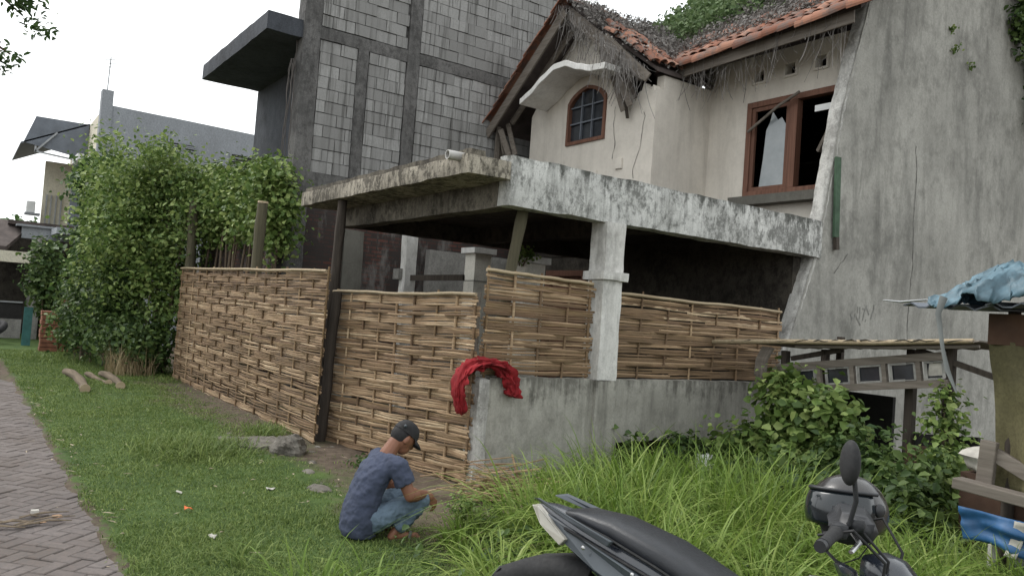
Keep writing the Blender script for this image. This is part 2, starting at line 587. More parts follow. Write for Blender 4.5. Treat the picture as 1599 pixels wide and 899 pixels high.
# wood, bamboo
def bamboo_mat(name, stops, dirt):
    n = NT(name)
    st = n.ramp(n.rnd(), stops)
    g = n.noise(4, 6, .75, st=(.9, .9, 24))
    c = n.mix(n.ramp(g, [(.38, .8), (.54, 0)]), st, tuple(k * .28 for k in stops[1][1]))
    seg = n.noise(1, 2, .5, st=(1.9, 1.9, 7.5), loc=(3, 5, 1))
    c = n.mix(n.ramp(seg, [(.42, .55), (.55, 0)]), c, dirt)
    c = n.mix(n.ramp(n.noise(.8, 5, .6, loc=(2, 8, 3)), [(.45, 0), (.62, .5)]), c, tuple(k * .8 for k in dirt))
    return n.out(c, .75, [(g, .6, .006)], spec=.3)
M['bamboodull'] = bamboo_mat("split_bamboo_outer", [(0, (.165, .098, .058)), (.3, (.26, .175, .09)), (.6, (.2, .125, .072)), (.8, (.32, .215, .12)), (1, (.14, .085, .053))], (.15, .1, .058))
M['bamboo'] = bamboo_mat("split_bamboo_inner", [(0, (.22, .135, .078)), (.2, (.5, .36, .22)), (.4, (.29, .19, .112)), (.6, (.6, .46, .3)), (.8, (.38, .26, .155)), (1, (.2, .125, .075))], (.27, .175, .1))
M['bamboopole'] = woodmat("bamboo_pole", (.055, .05, .032), (.125, .112, .07), 'z', .8, 1, .4)
M['bamboodry'] = woodmat("dry_bamboo_pole", (.28, .21, .13), (.46, .38, .26), 'y', .8, 1, .5)
M['frame'] = woodmat("brown_window_wood", (.105, .05, .034), (.2, .1, .068), 'z', .7)
M['greywood'] = woodmat("weathered_grey_wood", (.1, .085, .07), (.24, .21, .18), 'x', .9, 1, .5)
M['darkwood'] = woodmat("dark_wet_wood", (.03, .025, .021), (.085, .07, .058), 'z', .9)
M['bark'] = woodmat("bark", (.07, .05, .035), (.2, .155, .11), 'z', .95)
M['log'] = woodmat("pale_log_bark", (.07, .055, .038), (.2, .155, .11), 'x', .95)
# leaves
M['vine'] = leafmat("creeper_leaf", (.055, .1, .026), (.145, .22, .056), (.3, .37, .125))
M['vinedark'] = leafmat("dark_creeper_leaf", (.028, .056, .018), (.066, .112, .032), (.14, .2, .06))
M['lawn'] = leafmat("lawn_blade", (.065, .112, .026), (.125, .182, .044), (.215, .27, .08), .25, .6)
M['tall'] = leafmat("tall_grass_blade", (.06, .11, .016), (.14, .22, .036), (.33, .4, .12), .35, .45)
M['drygrass'] = leafmat("dry_grass_blade", (.2, .15, .08), (.32, .25, .14), (.42, .35, .22), .2, .8)
M['dryvine'] = leafmat("dead_creeper", (.11, .1, .094), (.18, .168, .158), (.27, .255, .24), .1, .95)
M['treeleaf'] = leafmat("tree_leaf", (.03, .06, .02), (.05, .095, .03), (.09, .15, .05), .3, .5)
M['mossgreen'] = leafmat("roof_weed", (.06, .1, .04), (.1, .155, .06), (.16, .22, .1), .25, .7)
# sundries
M['glass'] = None
n = NT("dusty_dark_glass")
M['glass'] = n.out(n.ramp(n.noise(4, 5), [(.3, (.02, .022, .026)), (.7, (.045, .05, .058))]), .12, None, spec=.6)
n = NT("pale_reflection_glass")
M['paleglass'] = n.out(n.ramp(n.noise(3, 5), [(.3, (.2, .225, .235)), (.7, (.29, .315, .325))]), .2, None, spec=.6)  # pale grey base colour stands in for light reflected in the pane
M['blackvoid'] = plain("black_void_fill", (.018, .017, .016), .95, .3, 4)  # black puts the dark of openings and cavities into the colour
M['white'] = plain("white_plastic", (.72, .73, .72), .55, .1, 5)
M['pipe'] = plain("grey_pvc", (.4, .39, .37), .6, .2, 8)
M['steel'] = plain("dull_steel", (.3, .31, .32), .5, .2, 8, .6)
M['darksheet'] = plain("blue_grey_sheet", (.13, .145, .17), .7, .2, 3)
M['teal'] = plain("teal_sheet", (.03, .1, .095), .8, .4, 4)
M['redbrick'] = plain("raw_red_brick", (.2, .085, .05), .95, .35, 7)
M['tarpolive'] = concrete("olive_tarp", (.15, .135, .07), (.105, .095, .052), (.06, .052, .03), .3, .3, .01, 1, .2)
M['tarpblue'] = plain("bright_blue_tarp", (.018, .08, .19), .55, .45, 5)
M['tarppale'] = plain("pale_blue_tarp", (.075, .135, .17), .55, .5, 7)
M['tarpgrey'] = plain("grey_tarp", (.16, .17, .165), .7, .3, 4)
M['brownboard'] = plain("brown_board", (.075, .042, .028), .9, .3, 4)
M['redcloth'] = plain("red_knit", (.21, .009, .013), .95, .35, 8, bump=.5)
M['skin'] = plain("skin", (.2, .088, .052), .55, .12, 9, bump=.05)
M['shirt'] = plain("slate_blue_shirt", (.045, .055, .09), .95, .1, 5, bump=.3)
M['jeans'] = plain("light_denim", (.1, .14, .185), .92, .22, 6, bump=.4)
M['cap'] = plain("black_cap_cloth", (.017, .016, .017), .85, .3, 12)
M['sandal'] = plain("grey_sandal", (.1, .1, .095), .8, .2, 9)
M['rubber'] = plain("black_rubber", (.018, .018, .019), .8, .2, 20, bump=.2)
M['blackplastic'] = plain("black_plastic", (.022, .023, .026), .45, .15, 15, bump=.1)
M['seatvinyl'] = plain("black_seat_vinyl", (.014, .016, .02), .38, .2, 25, bump=.25)
M['paint'] = plain("dark_grey_paint", (.018, .022, .031), .24, .15, 5, spec=.6, bump=0, coat=.5)
M['greypanel'] = plain("grey_panel", (.06, .07, .08), .35, .15, 5, .1, bump=.05)
M['helmet'] = plain("helmet_shell", (.022, .02, .02), .27, .1, 5, spec=.5, bump=0, coat=.3)
M['visor'] = plain("smoked_visor", (.012, .016, .019), .1, .1, 5, spec=.6, bump=0)
M['lens'] = plain("clear_lens", (.34, .325, .285), .2, .1, 8, spec=.6, bump=0)
M['redlens'] = plain("red_lens", (.22, .01, .01), .2, .1, 8, spec=.6, bump=0)
M['chrome'] = plain("worn_chrome", (.5, .5, .5), .25, .1, 8, 1.0, bump=0)
M['stone'] = concrete("rubble_stone", (.2, .185, .16), (.115, .104, .09), (.045, .04, .034), .6, .2, .02, 3, .1)
M['orange'] = plain("orange_petal", (.7, .16, .05), .7, .1, 9)
M['paper'] = plain("pale_scrap", (.42, .4, .36), .85, .25, 12)
M['chipwood'] = plain("fresh_wood_chip", (.33, .2, .115), .85, .3, 14)
M['crack'] = plain("crack_line", (.1, .097, .088), .95, .3, 9)
M['greenstain'] = plain("green_board", (.05, .09, .055), .85, .4, 6)
M['shackframe'] = plain('greyed_white_frame', (.26, .255, .24), .85, .35, 9)
M['recess'] = concrete('shaded_recess_concrete', (.075, .082, .095), (.05, .054, .062), (.025, .026, .029), .5, .5, .01, 1, .15)  # dark bluish tone puts the recess's shade into the concrete colour
M['ink'] = plain("faded_scrawl", (.2, .198, .182), .9, .2, 9)

# ------------------------------------------------------------------ ground and road
def ground_h(x, y):
    """gentle unevenness; the lawn lies at about 0"""
    h = 0.03 * mnoise.noise(Vector((x * .6, y * .6, 0))) + 0.012 * mnoise.noise(Vector((x * 2.3, y * 2.3, 5)))
    k = min(1, max(0, (y - .9) / .5)) if x > -17 else 1
    if x > -17:
        e = .90 + .07 * mnoise.noise(Vector((x * 1.7, 2, 2))) + .04 * mnoise.noise(Vector((x * 6, 4, 2)))
        q = min(1, max(0, (y - e + .05) / .1))
        return h * k - .012 + .044 * q * q * (3 - 2 * q)
    return h * k

def make_ground():
    xs = [-400, -200, -110, -70, -50, -40] + list(np.arange(-34, -17, .25)) + list(np.arange(-17, -3.5, .12)) + list(np.arange(-3.5, 4.01, .25)) + [8, 20, 60, 200, 400]
    ys = [-400, -150, -60, -25, -12, -8, -5] + list(np.arange(-3.5, .7, .25)) + list(np.arange(.72, 1.13, .04)) + list(np.arange(1.25, 10.01, .25)) + [13, 20, 40, 90, 200, 400]
    V = [(x, y, ground_h(x, y) if abs(x) < 60 and -4 < y < 11 else 0) for x in xs for y in ys]
    ny = len(ys)
    F = [(i * ny + j, (i + 1) * ny + j, (i + 1) * ny + j + 1, i * ny + j + 1) for i in range(len(xs) - 1) for j in range(ny - 1)]
    me = bpy.data.meshes.new("ground")
    me.from_pydata(V, [], F)
    me.update()
    setp(me, True)
    structure(link("ground", me, M['ground']))
make_ground()

def make_road():
    path = [(40, -1.15), (10, -1.15), (-10, -1.15), (-15, -1.15), (-19, -2.2), (-23, -5.5), (-26, -12), (-28, -40)]
    hw = 2.05
    L, Rr = [], []
    for i, p in enumerate(path):
        a = Vector((*path[max(0, i - 1)], 0))
        b = Vector((*path[min(len(path) - 1, i + 1)], 0))
        d = (b - a).normalized()
        nrm = Vector((d.y, -d.x, 0))
        L.append(Vector((*p, .01)) + nrm * hw)
        Rr.append(Vector((*p, .01)) - nrm * hw)
    mb = MB()
    n = len(path)
    mb.add(L + Rr, [(i, i + 1, n + i + 1, n + i) for i in range(n - 1)])
    road = structure(mb.build("road", M['road']))
    # herringbone pavers laid at 45 degrees
    u = .104
    e = .0035
    pv = MB()
    hx, hy, hz = u - e, u / 2 - e, .03
    pv.add([(-hx, -hy, -.03), (hx, -hy, -.03), (hx, hy, -.03), (-hx, hy, -.03), (-hx, -hy, hz - .006), (hx, -hy, hz - .006), (hx, hy, hz - .006), (-hx, hy, hz - .006),
            (-hx + .006, -hy + .006, hz), (hx - .006, -hy + .006, hz), (hx - .006, hy - .006, hz), (-hx + .006, hy - .006, hz)],
           [(0, 1, 5, 4), (1, 2, 6, 5), (2, 3, 7, 6), (3, 0, 4, 7), (4, 5, 9, 8), (5, 6, 10, 9), (6, 7, 11, 10), (7, 4, 8, 11), (8, 9, 10, 11)])
    pme = pv.mesh("paver")
    c45 = math.sqrt(.5)
    spots = []
    for i in range(-160, 60):
        for j in range(-160, 60):
            k = (i - j) % 4
            if k == 0:
                cx, cy, rz = i + 1, j + .5, 0
            elif k == 3:
                cx, cy, rz = i + .5, j + 1, math.pi / 2
            else:
                continue
            x = (cx * c45 - cy * c45) * u - 9.0
            y = (cx * c45 + cy * c45) * u + 0.0 + 5.4
            if not (-15.2 < x < -4.2 and -.55 < y < 1.03):
                continue
            spots.append((x, y, rz + math.pi / 4))
    # nearest to the camera first
    cpos = Vector((0, 0, 1.65))
    def vis(sp):
        v = Vector((sp[0], sp[1], 0)) - cpos
        z = v.dot(cf)
        px = 799.5 + FPX * v.dot(cr2) / z
        return px > -25
    spots.sort(key=lambda sp: (not vis(sp), sp[0] ** 2 + sp[1] ** 2))
    rest = MB()
    for i, (x, y, rz) in enumerate(spots):
        tz = .012 + random.uniform(-.004, .004) - .03 + .006
        rot = Matrix.Translation((x, y, tz)) @ Matrix.Rotation(rz + random.uniform(-.015, .015), 4, 'Z') @ Matrix.Rotation(random.uniform(-.02, .02), 4, 'X') @ Matrix.Rotation(random.uniform(-.02, .02), 4, 'Y')
        if i < 295:
            o = link("paver", pme, M['paver'], road)
            o.matrix_basis = rot
        else:
            rest.add([rot @ Vector(p) for p in pv.v], pv.f)
    o = rest.build("far_pavers", M['paver'], road)
    o["kind"] = "stuff"
make_road()

# ------------------------------------------------------------------ neighbour: unfinished block building
NX = -13.0
def block_building():
    t = thing("unfinished_building", "tall unfinished grey concrete block building with dark cast columns and flat overhang", "building", (NX, 4.46, 0))
    def P(mb, name, mat, **k):
        o = mb.build(name, mat, t, **k)
        o.matrix_parent_inverse = Matrix.Translation((-NX, -4.46, 0))
        return o
    # solid core behind the facing, dark mortar colour
    core = MB().box(NX - .14, NX - .03, 4.5, 10.1, 3.55, 10.2)
    P(core, "mortar_backing", M['dark_concrete'])
    P(MB().box(NX - .2, NX - .02, 4.48, 16, -.05, 3.55), "brick_wall", M['brick'])
    P(MB().rbox(NX - .3, NX + .035, 4.44, 4.74, -.05, 10.3, .15, .012), "column", M['dark_concrete'], smooth=True)
    P(MB().rbox(NX - .2, NX + .03, 5.43, 5.64, 3.75, 6.12, .1, .014), "column", M['dark_concrete'], smooth=True)
    P(MB().rbox(NX - .2, NX + .04, 6.38, 6.62, 3.5, 10.3, .12, .014), "column", M['dark_concrete'], smooth=True)
    P(MB().rbox(NX - .2, NX + .03, 9.9, 10.12, 3.5, 10.3, .15, .014), "column", M['dark_concrete'], smooth=True)
    P(MB().rbox(NX - .2, NX + .025, 4.7, 10.1, 6.1, 6.32, .12, .014), "beam", M['dark_concrete'], smooth=True)
    P(MB().rbox(NX - .2, NX + .025, 4.7, 10.1, 3.56, 3.84, .12, .016), "beam", M['dark_concrete'], smooth=True)
    # pale render patch on the brick
    P(MB().rbox(NX - .1, NX + .03, 5.45, 5.82, 0, 2.96, .12, .012), "pilaster", M['lowwall'], smooth=True)
    # blocks
    bm = bmesh.new()
    bmesh.ops.create_cube(bm, size=1)
    bme = bpy.data.meshes.new("block")
    bm.to_mesh(bme)
    bm.free()
    cells = []
    def bay(y0, y1, z0, z1, off):
        bw, bh = .40, .205
        rows = int(round((z1 - z0) / bh))
        bh = (z1 - z0) / rows
        for r in range(rows):
            y = y0 - ((r + off) % 2) * bw / 2 - random.uniform(0, .05)
            while y < y1 - .02:
                a, b = max(y, y0), min(y + bw, y1)
                if b - a > .05:
                    cells.append((a, b, z0 + r * bh, z0 + (r + 1) * bh))
                y += bw
    bay(4.75, 5.43, 3.84, 6.1, 0)
    bay(5.65, 6.37, 3.84, 6.1, 1)
    bay(6.63, 9.9, 3.84, 6.1, 0)
    bay(4.75, 6.37, 6.33, 8.8, 1)
    bay(6.63, 9.9, 6.33, 9.4, 0)
    seen, rest = [], []
    for c in cells:
        v = Vector((NX, (c[0] + c[1]) / 2, (c[2] + c[3]) / 2 - 0)) - Vector((0, 0, 1.65))
        z = v.dot(cf)
        px, py = 799.5 + FPX * v.dot(cr2) / z, 449.5 - FPX * v.dot(cu2) / z
        hid = px > 790 + max(0, (150 - py) * .55) or py < -15
        (rest if hid else seen).append(c)
    if len(seen) > 298:
        rest += seen[298:]
        seen = seen[:298]
    g = .0055
    for a, b, z0, z1 in seen:
        d = random.uniform(-.012, .012)
        o = link("block", bme, M['block'], t)
        o.location = (-.02 + d, (a + b) / 2 - 4.46, (z0 + z1) / 2)
        o.scale = (.06, b - a - 2 * g, z1 - z0 - 2 * g)
        o.rotation_euler = (random.uniform(-.02, .02), random.uniform(-.03, .03), random.uniform(-.02, .02))
    mb = MB()
    for a, b, z0, z1 in rest:
        mb.box(NX - .05, NX + .01, a + g, b - g, z0 + g, z1 - g)
    if rest:
        o = P(mb, "hidden_blocks", M['block'])
        o["kind"] = "stuff"
    # overhanging slab with its upstand, recessed facade, far side
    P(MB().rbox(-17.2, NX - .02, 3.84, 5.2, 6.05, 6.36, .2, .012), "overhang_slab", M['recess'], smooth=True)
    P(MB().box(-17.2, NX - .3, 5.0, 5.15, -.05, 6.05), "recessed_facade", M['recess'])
    P(MB().box(-17.2, NX - .35, 5.2, 9.98, 5.9, 6.05), "floor_slab", M['dark_concrete'])
    P(MB().box(-17.2, -17.05, 5.15, 9.98, -.05, 6.0), "far_side_wall", M['dark_concrete'])
    P(MB().box(-17.2, NX - .16, 10.0, 10.1, -.05, 10.2), "back_wall", M['dark_concrete'])
    # dry roots hanging by the column
    mb = MB()
    for k in range(7):
        y = 4.35 + random.uniform(-.06, .06)
        x = NX - .12 + random.uniform(-.12, .1)
        z = random.uniform(5.6, 6.1)
        pts = []
        for i in range(9):
            pts.append((x, y, z))
            z -= random.uniform(.14, .27)
            x += random.uniform(-.04, .04)
            y += random.uniform(-.03, .03)
        mb.tube(pts, [.011 - .0008 * i for i in range(9)], 5)
    P(mb, "hanging_root", M['dryvine'])
    # little weeds on the very top edge of the column
    return t
block_building()

# ------------------------------------------------------------------ the abandoned house
def rel(o, t):
    """keep a part's own coordinates in world space under an Empty that stands elsewhere"""
    o.matrix_parent_inverse = t.matrix_basis.inverted() if t.type != 'MESH' else Matrix.Identity(4)
    return o

HOUSE = thing("abandoned_house", "abandoned two storey cream house with broken clay tile roof and arched window", "house", (-9.5, 8.75, 0))
bpy.context.view_layer.update()
HI = HOUSE.matrix_basis.inverted()
def HP(mb, name, mat, parent=None, **k):
    o = mb.build(name, mat, parent or HOUSE, **k)
    if parent is None:
        o.matrix_parent_inverse = Matrix.Translation((9.5, -8.75, 0))
    return o

WL, WR, WZ0, WZS, WZT = -11.19, -10.16, 4.75, 5.5, 5.76        # arched window
def arch(x):
    k = (x - (WL + WR) / 2) / ((WR - WL) / 2)
    return WZS + (WZT - WZS) * math.sqrt(max(0, 1 - k * k * .92)) - (WZT - WZS) * math.sqrt(.08) * abs(k)
def gtop(x):
    return 7.02 - abs(x + 10.75) * .815
def notch(x):       # broken wall top right of the hood
    return min(gtop(x), 5.62 - 1.5 * max(0, .22 - abs(x + 9.52)) - .35 * max(0, x + 9.7) + .05 * math.sin(x * 60))
y0, y1 = 8.75, 8.9
w = MB()
w.panel(-12.30, WL, 8, 3.0, lambda x: min(gtop(x), 5.5 + 1.1 * (x + 12.3) + .04 * math.sin(x * 40)), y0, y1)
w.panel(WL, WR, 1, 3.0, WZ0, y0, y1)
w.panel(WL, WR, 20, arch, gtop, y0, y1)
w.panel(WR, -9.75, 6, 3.0, gtop, y0, y1)
w.panel(-9.75, -9.0, 18, 3.0, notch, y0, y1)
HP(w, "front_wall", M['cream'])
HP(MB().panel(8.9, 10.0, 1, 3.0, 5.62, -9.15, -9.0, 'y'), "return_wall", M['cream'])
# wall with the broken window
w = MB()
BW0, BW1, BZ0, BZ1 = -8.2, -6.52, 3.76, 5.25
w.panel(-9.15, BW0, 1, 3.0, 6.0, 10.0, 10.15)
w.panel(BW0, BW1, 1, 3.0, BZ0, 10.0, 10.15)
vents = [(-8.12, -7.94), (-7.56, -7.38), (-7.04, -6.86)]
VZ0, VZ1 = 5.57, 5.74
w.panel(BW0, BW1, 1, BZ1, VZ0, 10.0, 10.15)
w.panel(BW0, BW1, 1, VZ1, 6.0, 10.0, 10.15)
xs = [BW0] + [q for v in vents for q in v] + [BW1]
for i in range(0, len(xs), 2):
    w.panel(xs[i], xs[i + 1], 1, VZ0, VZ1, 10.0, 10.15)
w.panel(BW1, -6.47, 1, 3.0, 6.0, 10.0, 10.15)
HP(w, "window_wall", M['cream'])
for a, b in vents:
    v = MB()
    v.box(a - .035, b + .035, 9.975, 9.998, VZ0 - .035, VZ0)
    v.box(a - .035, b + .035, 9.975, 9.998, VZ1, VZ1 + .035)
    v.box(a - .035, a, 9.975, 9.998, VZ0, VZ1)
    v.box(b, b + .035, 9.975, 9.998, VZ0, VZ1)
    HP(v, "vent", M['cream'])
# shell that keeps the rooms dark
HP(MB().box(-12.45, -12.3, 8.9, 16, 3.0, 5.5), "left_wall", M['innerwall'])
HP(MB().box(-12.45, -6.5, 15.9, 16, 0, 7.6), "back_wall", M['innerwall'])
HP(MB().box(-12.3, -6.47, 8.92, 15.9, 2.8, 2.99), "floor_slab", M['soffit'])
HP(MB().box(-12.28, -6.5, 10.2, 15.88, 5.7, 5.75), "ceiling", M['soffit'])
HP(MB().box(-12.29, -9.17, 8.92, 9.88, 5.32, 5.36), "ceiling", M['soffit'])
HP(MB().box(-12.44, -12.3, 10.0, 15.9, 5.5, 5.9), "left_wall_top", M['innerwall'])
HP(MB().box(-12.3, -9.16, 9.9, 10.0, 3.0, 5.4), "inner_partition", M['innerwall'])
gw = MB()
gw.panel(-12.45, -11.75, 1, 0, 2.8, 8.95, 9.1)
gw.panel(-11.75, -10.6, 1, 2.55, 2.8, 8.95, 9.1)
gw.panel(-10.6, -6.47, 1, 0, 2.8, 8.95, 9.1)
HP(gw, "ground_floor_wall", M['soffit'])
d = HP(MB().box(-11.62, -10.73, 9.0, 9.05, 0, 2.45), "door", M['frame'])
fr = MB()
fr.box(-11.75, -11.62, 8.92, 9.08, 0, 2.55)
fr.box(-10.73, -10.6, 8.92, 9.08, 0, 2.55)
fr.box(-11.62, -10.73, 8.92, 9.08, 2.45, 2.55)
fr.build("door_frame", M['frame'], d)

# arched window
fw = MB()
N_ = 14
def aring(off, y):
    pts = [(WL + off, y, WZ0 + off), (WR - off, y, WZ0 + off)]
    for i in range(N_ + 1):
        x = WR - off - (WR - WL - 2 * off) * i / N_
        k = (x - (WL + WR) / 2) / ((WR - WL) / 2 - off)
        pts.append((x, y, WZS - off * .3 + (arch((WL + WR) / 2 + k * (WR - WL) / 2) - WZS) * 1.0 - off * .7))
    return pts
o_, i_ = aring(0, 8.72), aring(.06, 8.72)
o2, i2 = aring(0, 8.84), aring(.06, 8.84)
nn = len(o_)
fw.add(o_ + i_ + o2 + i2, [(k, (k + 1) % nn, nn + (k + 1) % nn, nn + k) for k in range(nn)]
       + [(nn + k, nn + (k + 1) % nn, 3 * nn + (k + 1) % nn, 3 * nn + k) for k in range(nn)]
       + [(k, 2 * nn + k, 2 * nn + (k + 1) % nn, (k + 1) % nn) for k in range(nn)])
aw = HP(fw, "arched_window", M['frame'])
pg = MB()
r_ = aring(.055, 8.79)
pg.add(r_, [tuple(range(nn))])
pg.build("pane", M['glass'], aw)
bar = MB()
for k in (1, 2):
    x = WL + .085 + (WR - WL - .17) * k / 3
    bar.box(x - .012, x + .012, 8.745, 8.785, WZ0 + .08, arch(x) - .06)
for k in (1, 2):
    z = WZ0 + .085 + .29 * k
    bar.box(WL + .08, WR - .08, 8.748, 8.782, z - .012, z + .012)
bar.build("glazing_bar", M['darksheet'], aw)

# broken two-leaf window
fw = MB()
f_ = .09
fw.box(BW0, BW1, 9.95, 10.08, BZ0, BZ0 + f_)
fw.box(BW0, BW1, 9.95, 10.08, BZ1 - f_, BZ1)
fw.box(BW0, BW0 + f_, 9.95, 10.08, BZ0 + f_, BZ1 - f_)
fw.box(BW1 - f_, BW1, 9.95, 10.08, BZ0 + f_, BZ1 - f_)
fw.box(-7.42, -7.28, 9.95, 10.08, BZ0 + f_, BZ1 - f_)
bw = HP(fw, "broken_window", M['frame'], bevel=.004)
sash = MB()
sx0, sx1, sz0, sz1 = BW0 + f_ + .004, -7.424, BZ0 + f_ + .004, BZ1 - f_ - .004
s_ = .06
sash.box(sx0, sx1, 9.975, 10.02, sz0, sz0 + s_)
sash.box(sx0, sx1, 9.975, 10.02, sz1 - s_, sz1)
sash.box(sx0, sx0 + s_, 9.975, 10.02, sz0 + s_, sz1 - s_)
sash.box(sx1 - s_, sx1, 9.975, 10.02, sz0 + s_, sz1 - s_)
sash.build("sash", M['frame'], bw)
# jagged remains of the pane
a_, b_ = sx0 + s_, sx1 - s_
pane = [(a_ + .12, sz0 + s_), (b_, sz0 + s_), (b_, sz0 + .95), (b_ - .09, sz0 + 1.09), (b_ - .16, sz0 + 1.06), (b_ - .26, sz0 + 1.2), (b_ - .3, sz0 + 1.05), (a_ + .2, sz0 + .93), (a_ + .17, sz0 + .5)]
g = MB()
npn = len(pane)
g.add([(x, 9.994, z) for x, z in pane] + [(x, 9.999, z) for x, z in pane], [tuple(range(npn)), tuple(range(2 * npn - 1, npn - 1, -1))] + [(k, (k + 1) % npn, npn + (k + 1) % npn, npn + k) for k in range(npn)])
g.build("broken_pane", M['paleglass'], bw)
st = MB()
st.tube([(-8.12, 9.9, 4.78), (-7.55, 9.86, 5.08), (-7.18, 9.84, 5.22)], .022, 6)
st.build("leaning_stick", M['greywood'], bw)
st = MB().beam((-6.95, 10.05, 4.35), (-6.6, 9.95, 4.85), .06, .06)
st.build("loose_slat", M['greywood'], bw)
HP(MB().box(-6.95, -6.58, 9.9, 9.93, 4.9, 4.99), "white_board", M['white'])
HP(MB().box(-8.35, -6.5, 9.8, 9.99, 3.62, 3.755), "sill", M['lowwall'])
# bits on the front wall: socket boxes and cracks
HP(MB().box(-9.83, -9.67, 8.72, 8.748, 4.19, 4.36), "wall_box", M['cream'], bevel=.006)
HP(MB().box(-10.36, -10.28, 8.725, 8.748, 4.1, 4.22), "wall_box", M['cream'], bevel=.006)
def crack(pts, wid, y, mat):
    mb = MB()
    L_ = []
    for i, (x, z) in enumerate(pts):
        ww = wid * (.5 + random.random())
        L_ += [(x - ww, y, z), (x + ww, y, z)]
    mb.add(L_, [(2 * i, 2 * i + 1, 2 * i + 3, 2 * i + 2) for i in range(len(pts) - 1)])
    return mb
def zig(x, z0, z1, n, amp):
    r = []
    for i in range(n + 1):
        r.append((x, z0 + (z1 - z0) * i / n))
        x += random.uniform(-amp, amp)
    return r
HP(crack(zig(-9.93, 5.25, 4.38, 12, .03), .006, 8.745, None), "crack", M['crack'])
HP(crack(zig(-9.25, 5.05, 4.0, 14, .04), .005, 8.745, None), "crack", M['crack'])

# curved white hood over the arched window
def hz(x):
    t_ = (x + 11.85) / 2.3
    t_ = min(1, max(0, t_))
    pts = [(0, 5.60), (.12, 5.70), (.28, 5.90), (.42, 6.03), (.55, 6.03), (.7, 5.9), (.85, 5.80), (1, 5.77)]
    for (a, za), (b, zb) in zip(pts, pts[1:]):
        if t_ <= b:
            k = (t_ - a) / (b - a)
            k = k * k * (3 - 2 * k) * .5 + k * .5
            return za + (zb - za) * k
    return pts[-1][1]
HP(MB().panel(-11.85, -9.55, 40, lambda x: hz(x) - .105, hz, 8.12, 8.748), "window_hood", M['hood'], bevel=.01)

# ---- roof: gable wing
ROOF = HP(MB().add([(-13.0, 8.2, 5.24), (-10.78, 8.2, 7.06), (-10.78, 12.2, 7.06), (-13.0, 12.2, 5.24),
                    (-13.0, 8.2, 5.18), (-10.78, 8.2, 7.0), (-10.78, 12.2, 7.0), (-13.0, 12.2, 5.18)],
                   [(0, 1, 2, 3), (7, 6, 5, 4), (0, 4, 5, 1), (1, 5, 6, 2), (2, 6, 7, 3), (3, 7, 4, 0)]), "roof", M['rooffelt'])
RI = Matrix.Translation((9.5, -8.75, 0))
def RP(mb, name, mat, **k):
    return mb.build(name, mat, ROOF, **k)
RP(MB().add([(-10.78, 8.35, 7.06), (-8.95, 8.7, 5.69), (-8.95, 12.6, 5.69), (-10.78, 12.6, 7.06),
             (-10.78, 8.35, 7.0), (-8.95, 8.7, 5.63), (-8.95, 12.6, 5.63), (-10.78, 12.6, 7.0)],
            [(0, 1, 2, 3), (7, 6, 5, 4), (0, 4, 5, 1), (1, 5, 6, 2), (2, 6, 7, 3), (3, 7, 4, 0)]), "right_gable_slope", M['rooffelt'])
# main slope rising behind the eave
EZ = lambda x: 5.86 + .035 * (x + 9.4)
sl = .78
RP(MB().add([(-9.6, 9.25, EZ(-9.6)), (-5.9, 9.25, EZ(-5.9)), (-5.9, 13.2, EZ(-5.9) + 3.95 * sl), (-9.6, 13.2, EZ(-9.6) + 3.95 * sl),
             (-9.6, 9.25, EZ(-9.6) - .05), (-5.9, 9.25, EZ(-5.9) - .05), (-5.9, 13.2, EZ(-5.9) + 3.95 * sl - .05), (-9.6, 13.2, EZ(-9.6) + 3.95 * sl - .05)],
            [(0, 1, 2, 3), (7, 6, 5, 4), (0, 4, 5, 1), (1, 5, 6, 2), (2, 6, 7, 3), (3, 7, 4, 0)]), "main_slope", M['rooffelt'])
RP(MB().add([(-12.9, 13.2, 8.9), (-5.9, 13.2, 8.95), (-5.9, 16.4, 6.3), (-12.9, 16.4, 6.3)], [(0, 1, 2, 3)]), "rear_slope", M['rooffelt'])
RP(MB().add([(-13.2, 10.6, 6.85), (-9.55, 10.6, 6.9), (-9.55, 13.2, 8.9), (-13.2, 13.2, 8.9)], [(0, 1, 2, 3)]), "wing_back_slope", M['rooffelt'])
# fascia and barge boards, rafters
RP(MB().beam((-9.55, 9.27, EZ(-9.55) - .12), (-6.0, 9.27, EZ(-6.0) - .12), .03, .17), "fascia_board", M['greywood'])
RP(MB().beam((-12.98, 8.2, 5.13), (-10.78, 8.2, 6.93), .035, .19), "barge_board", M['greywood'])
RP(MB().beam((-10.78, 8.3, 6.93), (-9.55, 8.4, 5.95), .035, .19), "barge_board", M['greywood'])
RP(MB().beam((-9.75, 8.42, 6.15), (-9.0, 8.55, 5.5), .035, .15), "barge_board", M['greywood'])
for x in (-9.0, -8.3, -7.6, -6.9):
    RP(MB().beam((x, 9.3, EZ(x) - .12), (x, 10.4, EZ(x) - .12 + 1.1 * sl), .05, .09), "rafter", M['greywood'])
for a, b in [((-12.6, 8.5, 5.35), (-10.85, 8.5, 6.8)), ((-10.7, 8.55, 6.75), (-9.2, 8.6, 5.55))]:
    RP(MB().beam(a, b, .05, .1), "rafter", M['greywood'])
# sagging broken boards below the right slope
for a, b, wd in [((-9.95, 8.5, 6.05), (-9.6, 8.62, 5.1), .09), ((-9.8, 8.45, 6.0), (-9.42, 8.6, 5.15), .1), ((-9.7, 8.42, 6.1), (-9.3, 8.6, 5.25), .06), ((-10.1, 8.5, 6.2), (-9.7, 8.55, 5.55), .12), ((-9.62, 8.5, 5.9), (-9.55, 8.68, 4.98), .05), ((-9.9, 8.4, 6.35), (-9.1, 8.55, 5.6), .1)]:
    RP(MB().beam(a, b, .025, wd), "broken_board", M['greywood'] if wd > .07 else M['darkwood'])
